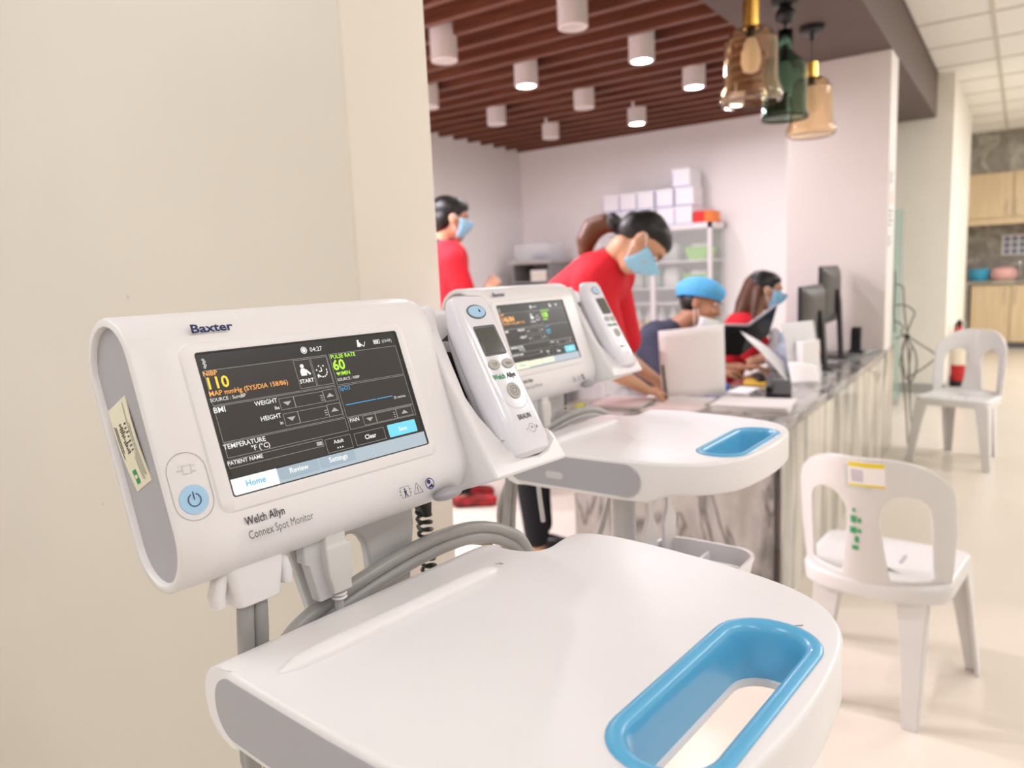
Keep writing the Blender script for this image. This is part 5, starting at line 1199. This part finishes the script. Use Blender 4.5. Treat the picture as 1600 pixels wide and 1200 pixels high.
def sheet(name, label, pts, m=M_PAPER, bow=0.0, group=None, thick=0.0012):
    """paper sheet from four corners BL, BR, TR, TL with a little bow"""
    p = [V(q) for q in pts]; nrm = (p[1]-p[0]).cross(p[3]-p[0]).normalized(); rows = []
    k = 8
    for i in range(k+1):
        u = i/k; r = []
        for j in range(k+1):
            v = j/k
            r.append(p[0]*(1-u)*(1-v)+p[1]*u*(1-v)+p[2]*u*v+p[3]*(1-u)*v+nrm*bow*math.sin(PI*u)*(0.4+0.6*v))
        rows.append(r)
    o = MB().loft(rows, False, False, closed=False).build(name, m, ang=80)
    s = o.modifiers.new('thick', 'SOLIDIFY'); s.thickness = thick
    return tag(o, label, 'paper', group)
sheet('paper_sheet', 'large white sheet standing upright before the man in the blue cap', [(3.115, 1.325, CT+0.012), (3.275, 1.085, CT+0.012), (3.30, 1.10, 1.045), (3.13, 1.345, 1.025)], bow=0.02)
sheet('paper_sheet', 'white sheet slanting down in front of the black folder', [(3.72, 1.115, 0.93), (3.74, 0.93, CT+0.006), (3.90, 0.99, 0.80), (3.83, 1.19, 0.965)], bow=0.015)
sheet('paper_sheet', 'crumpled white sheet beside the clear leaflet stand', [(3.70, 0.90, 0.722), (3.76, 0.78, 0.722), (3.80, 0.81, 0.80), (3.74, 0.93, 0.82)], bow=0.02)
def stack(x, y, rz, n, sx, sy, label, m=M_PAPER, z=CT):
    o = thing('paper_stack', label, 'papers', (x, y, z), rz, 'paper stacks on the counter')
    for i in range(n):
        q = MB().bb(-sx/2, sx/2, -sy/2, sy/2, 0, 0.0035).build('leaf', m, o); q.location = (random.uniform(-0.008, 0.008), random.uniform(-0.008, 0.008), i*0.0037); q.rotation_euler = (0, 0, random.uniform(-0.06, 0.06))
stack(3.07, 0.90, 0.12, 6, 0.22, 0.30, 'thick stack of white papers nearest the counter edge')
stack(3.10, 1.26, 0.05, 1, 0.22, 0.31, 'single white form under the hand of the bending woman')
stack(2.91, 1.18, -0.15, 2, 0.20, 0.20, 'pale pink sheets between the paper stack and the writing hand', mat('pink_paper', (0.84, 0.74, 0.72), 0.8))
stack(2.96, 1.44, 0.1, 4, 0.22, 0.22, 'white forms at the left end of the counter', mat('pale_paper', (0.85, 0.79, 0.78), 0.8))
stack(3.43, 1.055, 0.0, 3, 0.18, 0.10, 'small white papers behind the black telephone')
for (x, y, sx, sy, h_, c, nm, lb, cat) in ((2.82, 1.585, 0.08, 0.04, 0.012, (0.55, 0.60, 0.05), 'sticky_pad', 'lime yellow sticky pad at the left end of the counter', 'notepad'),
                                      (3.41, 1.175, 0.07, 0.11, 0.035, (0.03, 0.10, 0.42), 'stamp_pad', 'dark blue stamp pad beside the upright sheet', 'stamp pad'),
                                      (3.70, 1.06, 0.18, 0.14, 0.018, (0.75, 0.45, 0.06), 'folder', 'orange yellow folder on the counter before the seated man', 'folder')):
    o = MB().bb(-sx/2, sx/2, -sy/2, sy/2, 0, h_).build(nm, mat(nm+'_colour', c, 0.5), bevel=0.003); o.location = (x, y, CT); o.rotation_euler = (0, 0, 0.3); tag(o, lb, cat)
st = thing('stapler', 'black stapler on the orange folder', 'stapler', (3.70, 1.06, CT+0.019), 0.5)
MB().loft([[V((a, b, c)) for b, c in ((-0.018, 0), (0.018, 0), (0.018, h1), (-0.018, h1))] for a, h1 in ((-0.08, 0.02), (-0.04, 0.035), (0.04, 0.03), (0.08, 0.016))]).build('stapler_body', M_BLACK, st, bevel=0.004)
ph = thing('desk_phone', 'flat black telephone lying beside the papers on the counter', 'telephone', (3.42, 0.89, CT), 0.25)
MB().prism([(-0.10, 0.0), (0.10, 0.0), (0.10, 0.05), (-0.10, 0.015)], lambda a, b: (a, -0.055, b), lambda a, b: (a, 0.055, b)).build('phone_base', M_BLACK, ph, bevel=0.004)
MB().tube([(-0.09, 0.04, 0.035), (-0.04, 0.04, 0.048), (0.05, 0.04, 0.065), (0.10, 0.04, 0.07)], 0.014, 8).build('handset', M_BLACK, ph)
# open black folder held between the seated pair
bf = thing('black_folder', 'open black folder with light edge held up by the seated pair', 'folder', (4.02, 1.21, 0.98))
for nm, a, b in (('left_cover', V((-0.085, 0.125, 0.010)), V((0, 0, 0))), ('right_cover', V((0, 0, 0)), V((0.20, -0.10, 0.100)))):
    dn = V((0.05, 0.06, -0.17))
    mb = MB(); nn = (b-a).cross(dn).normalized()*0.006
    mb.loft([[a+nn, b+nn, b+dn+nn, a+dn+nn], [a-nn, b-nn, b+dn-nn, a+dn-nn]]); o = mb.build(nm, M_BLACK, bf)
    MB().tube([a, b], 0.0075, 8, 0).build('light_edge', mat('edge_grey', (0.5, 0.48, 0.5), 0.4), o)
# clear leaflet stand
ls = thing('leaflet_stand', 'clear acrylic leaflet stand with white leaflets at the counter edge', 'stand', (3.90, 0.90, CT), -0.5)
MB().bb(-0.11, 0.11, -0.06, 0.06, 0, 0.005).build('foot', M_ACR, ls)
for k, (dy, m_) in enumerate(((0.0, M_ACR), (0.012, M_PAPER), (0.024, M_ACR))):
    MB().prism([(-0.105, 0.004), (0.105, 0.004), (0.105, 0.29), (-0.105, 0.29)], lambda a, b: (a, -0.045+dy+b*0.22, b), lambda a, b: (a, -0.045+dy+0.003+b*0.22, b)).build(['front_panel', 'leaflet', 'back_panel'][k], m_, ls)
MB().bb(-0.06, 0.06, -0.055, -0.015, 0.005, 0.20).build('leaflet', M_PAPER, ls)
for i, (x, y, lb) in enumerate(((4.00, 1.00, 'bluish clear plastic bag beside the leaflet stand'), (4.16, 1.09, 'whitish plastic bag behind the leaflet stand'))):
    o = MB().ell((0, 0, 0.09), (0.06, 0.07, 0.09)).ell((0.02, 0.02, 0.19), (0.035, 0.03, 0.05)).build('plastic_bag', [mat('bag_blue', (0.50, 0.58, 0.72), 0.3), mat('bag_white', (0.74, 0.72, 0.74), 0.3)][i]); o.location = (x, y, CT); tag(o, lb, 'bag')
    r = o.modifiers.new('fuse', 'REMESH'); r.mode = 'VOXEL'; r.voxel_size = 0.008
    s = o.modifiers.new('soft', 'SMOOTH'); s.iterations = 3
# cables tied to the far edge of the pillar
cg = thing('cable_tangle', 'grey cable tangle tied to the far edge of the pillar', 'cables', (5.66, 0.66, 0))
O = V((5.66, 0.66, 0))
M_CBL = mat('cable_grey', (0.16, 0.16, 0.15), 0.5)
for pts in ([(0.0, 0.71, 1.22), (0.0, 0.705, 1.12), (0.0, 0.71, 0.95), (0, 0.70, 0.80)], [(0, 0.705, 1.13), (0, 0.66, 1.11), (0, 0.65, 1.0), (0, 0.64, 0.90), (0, 0.625, 0.80), (0, 0.63, 0.74)], [(0, 0.70, 0.985), (0, 0.64, 0.985), (0, 0.585, 0.94), (0, 0.60, 0.88), (0, 0.625, 0.80)],
            [(0, 0.70, 0.76), (0, 0.63, 0.775), (0, 0.53, 0.71), (0, 0.45, 0.645), (0, 0.50, 0.58), (0, 0.60, 0.50), (0, 0.625, 0.49), (0, 0.645, 0.60), (0, 0.65, 0.70), (0, 0.62, 0.78)], [(0, 0.63, 0.78), (0, 0.61, 0.60), (0, 0.60, 0.40), (0, 0.59, 0.25), (0, 0.57, 0.03)], [(0, 0.63, 0.78), (0, 0.66, 0.60), (0, 0.65, 0.54), (0, 0.62, 0.30), (0, 0.60, 0.02)],
            [(0, 0.63, 0.78), (0, 0.57, 0.66), (0, 0.565, 0.54), (0, 0.60, 0.45), (0, 0.61, 0.5), (0, 0.60, 0.70)], [(0, 0.70, 0.88), (0, 0.65, 0.84), (0, 0.66, 0.80), (0, 0.63, 0.78)]):
    MB().tube([V((random.uniform(-0.012, 0.012), p[1]-0.66, p[2])) for p in pts], 0.0052, 8).build('cable', M_CBL, cg)
MB().lathe([(0.006, -0.012), (0.018, -0.012), (0.018, 0.012), (0.006, 0.012)], (0, -0.035, 0.775)).build('cable_tie', M_BLACK, cg)
for i, (pts, lb) in enumerate((([(4.45, 0.88, CT+0.006), (4.7, 0.80, CT+0.006), (5.0, 0.78, CT+0.006), (5.23, 0.735, CT+0.006)], 'thin grey cable running along the counter edge to the pillar'), ([(5.10, 0.80, CT+0.006), (5.15, 0.775, CT+0.006), (5.20, 0.78, CT+0.006), (5.25, 0.755, CT+0.006)], 'short pale cable curling before the scanner'))):
    tag(MB().tube(pts, 0.005, 8).build('desk_cable', M_CBL if i == 0 else M_GREY2), lb, 'cable')
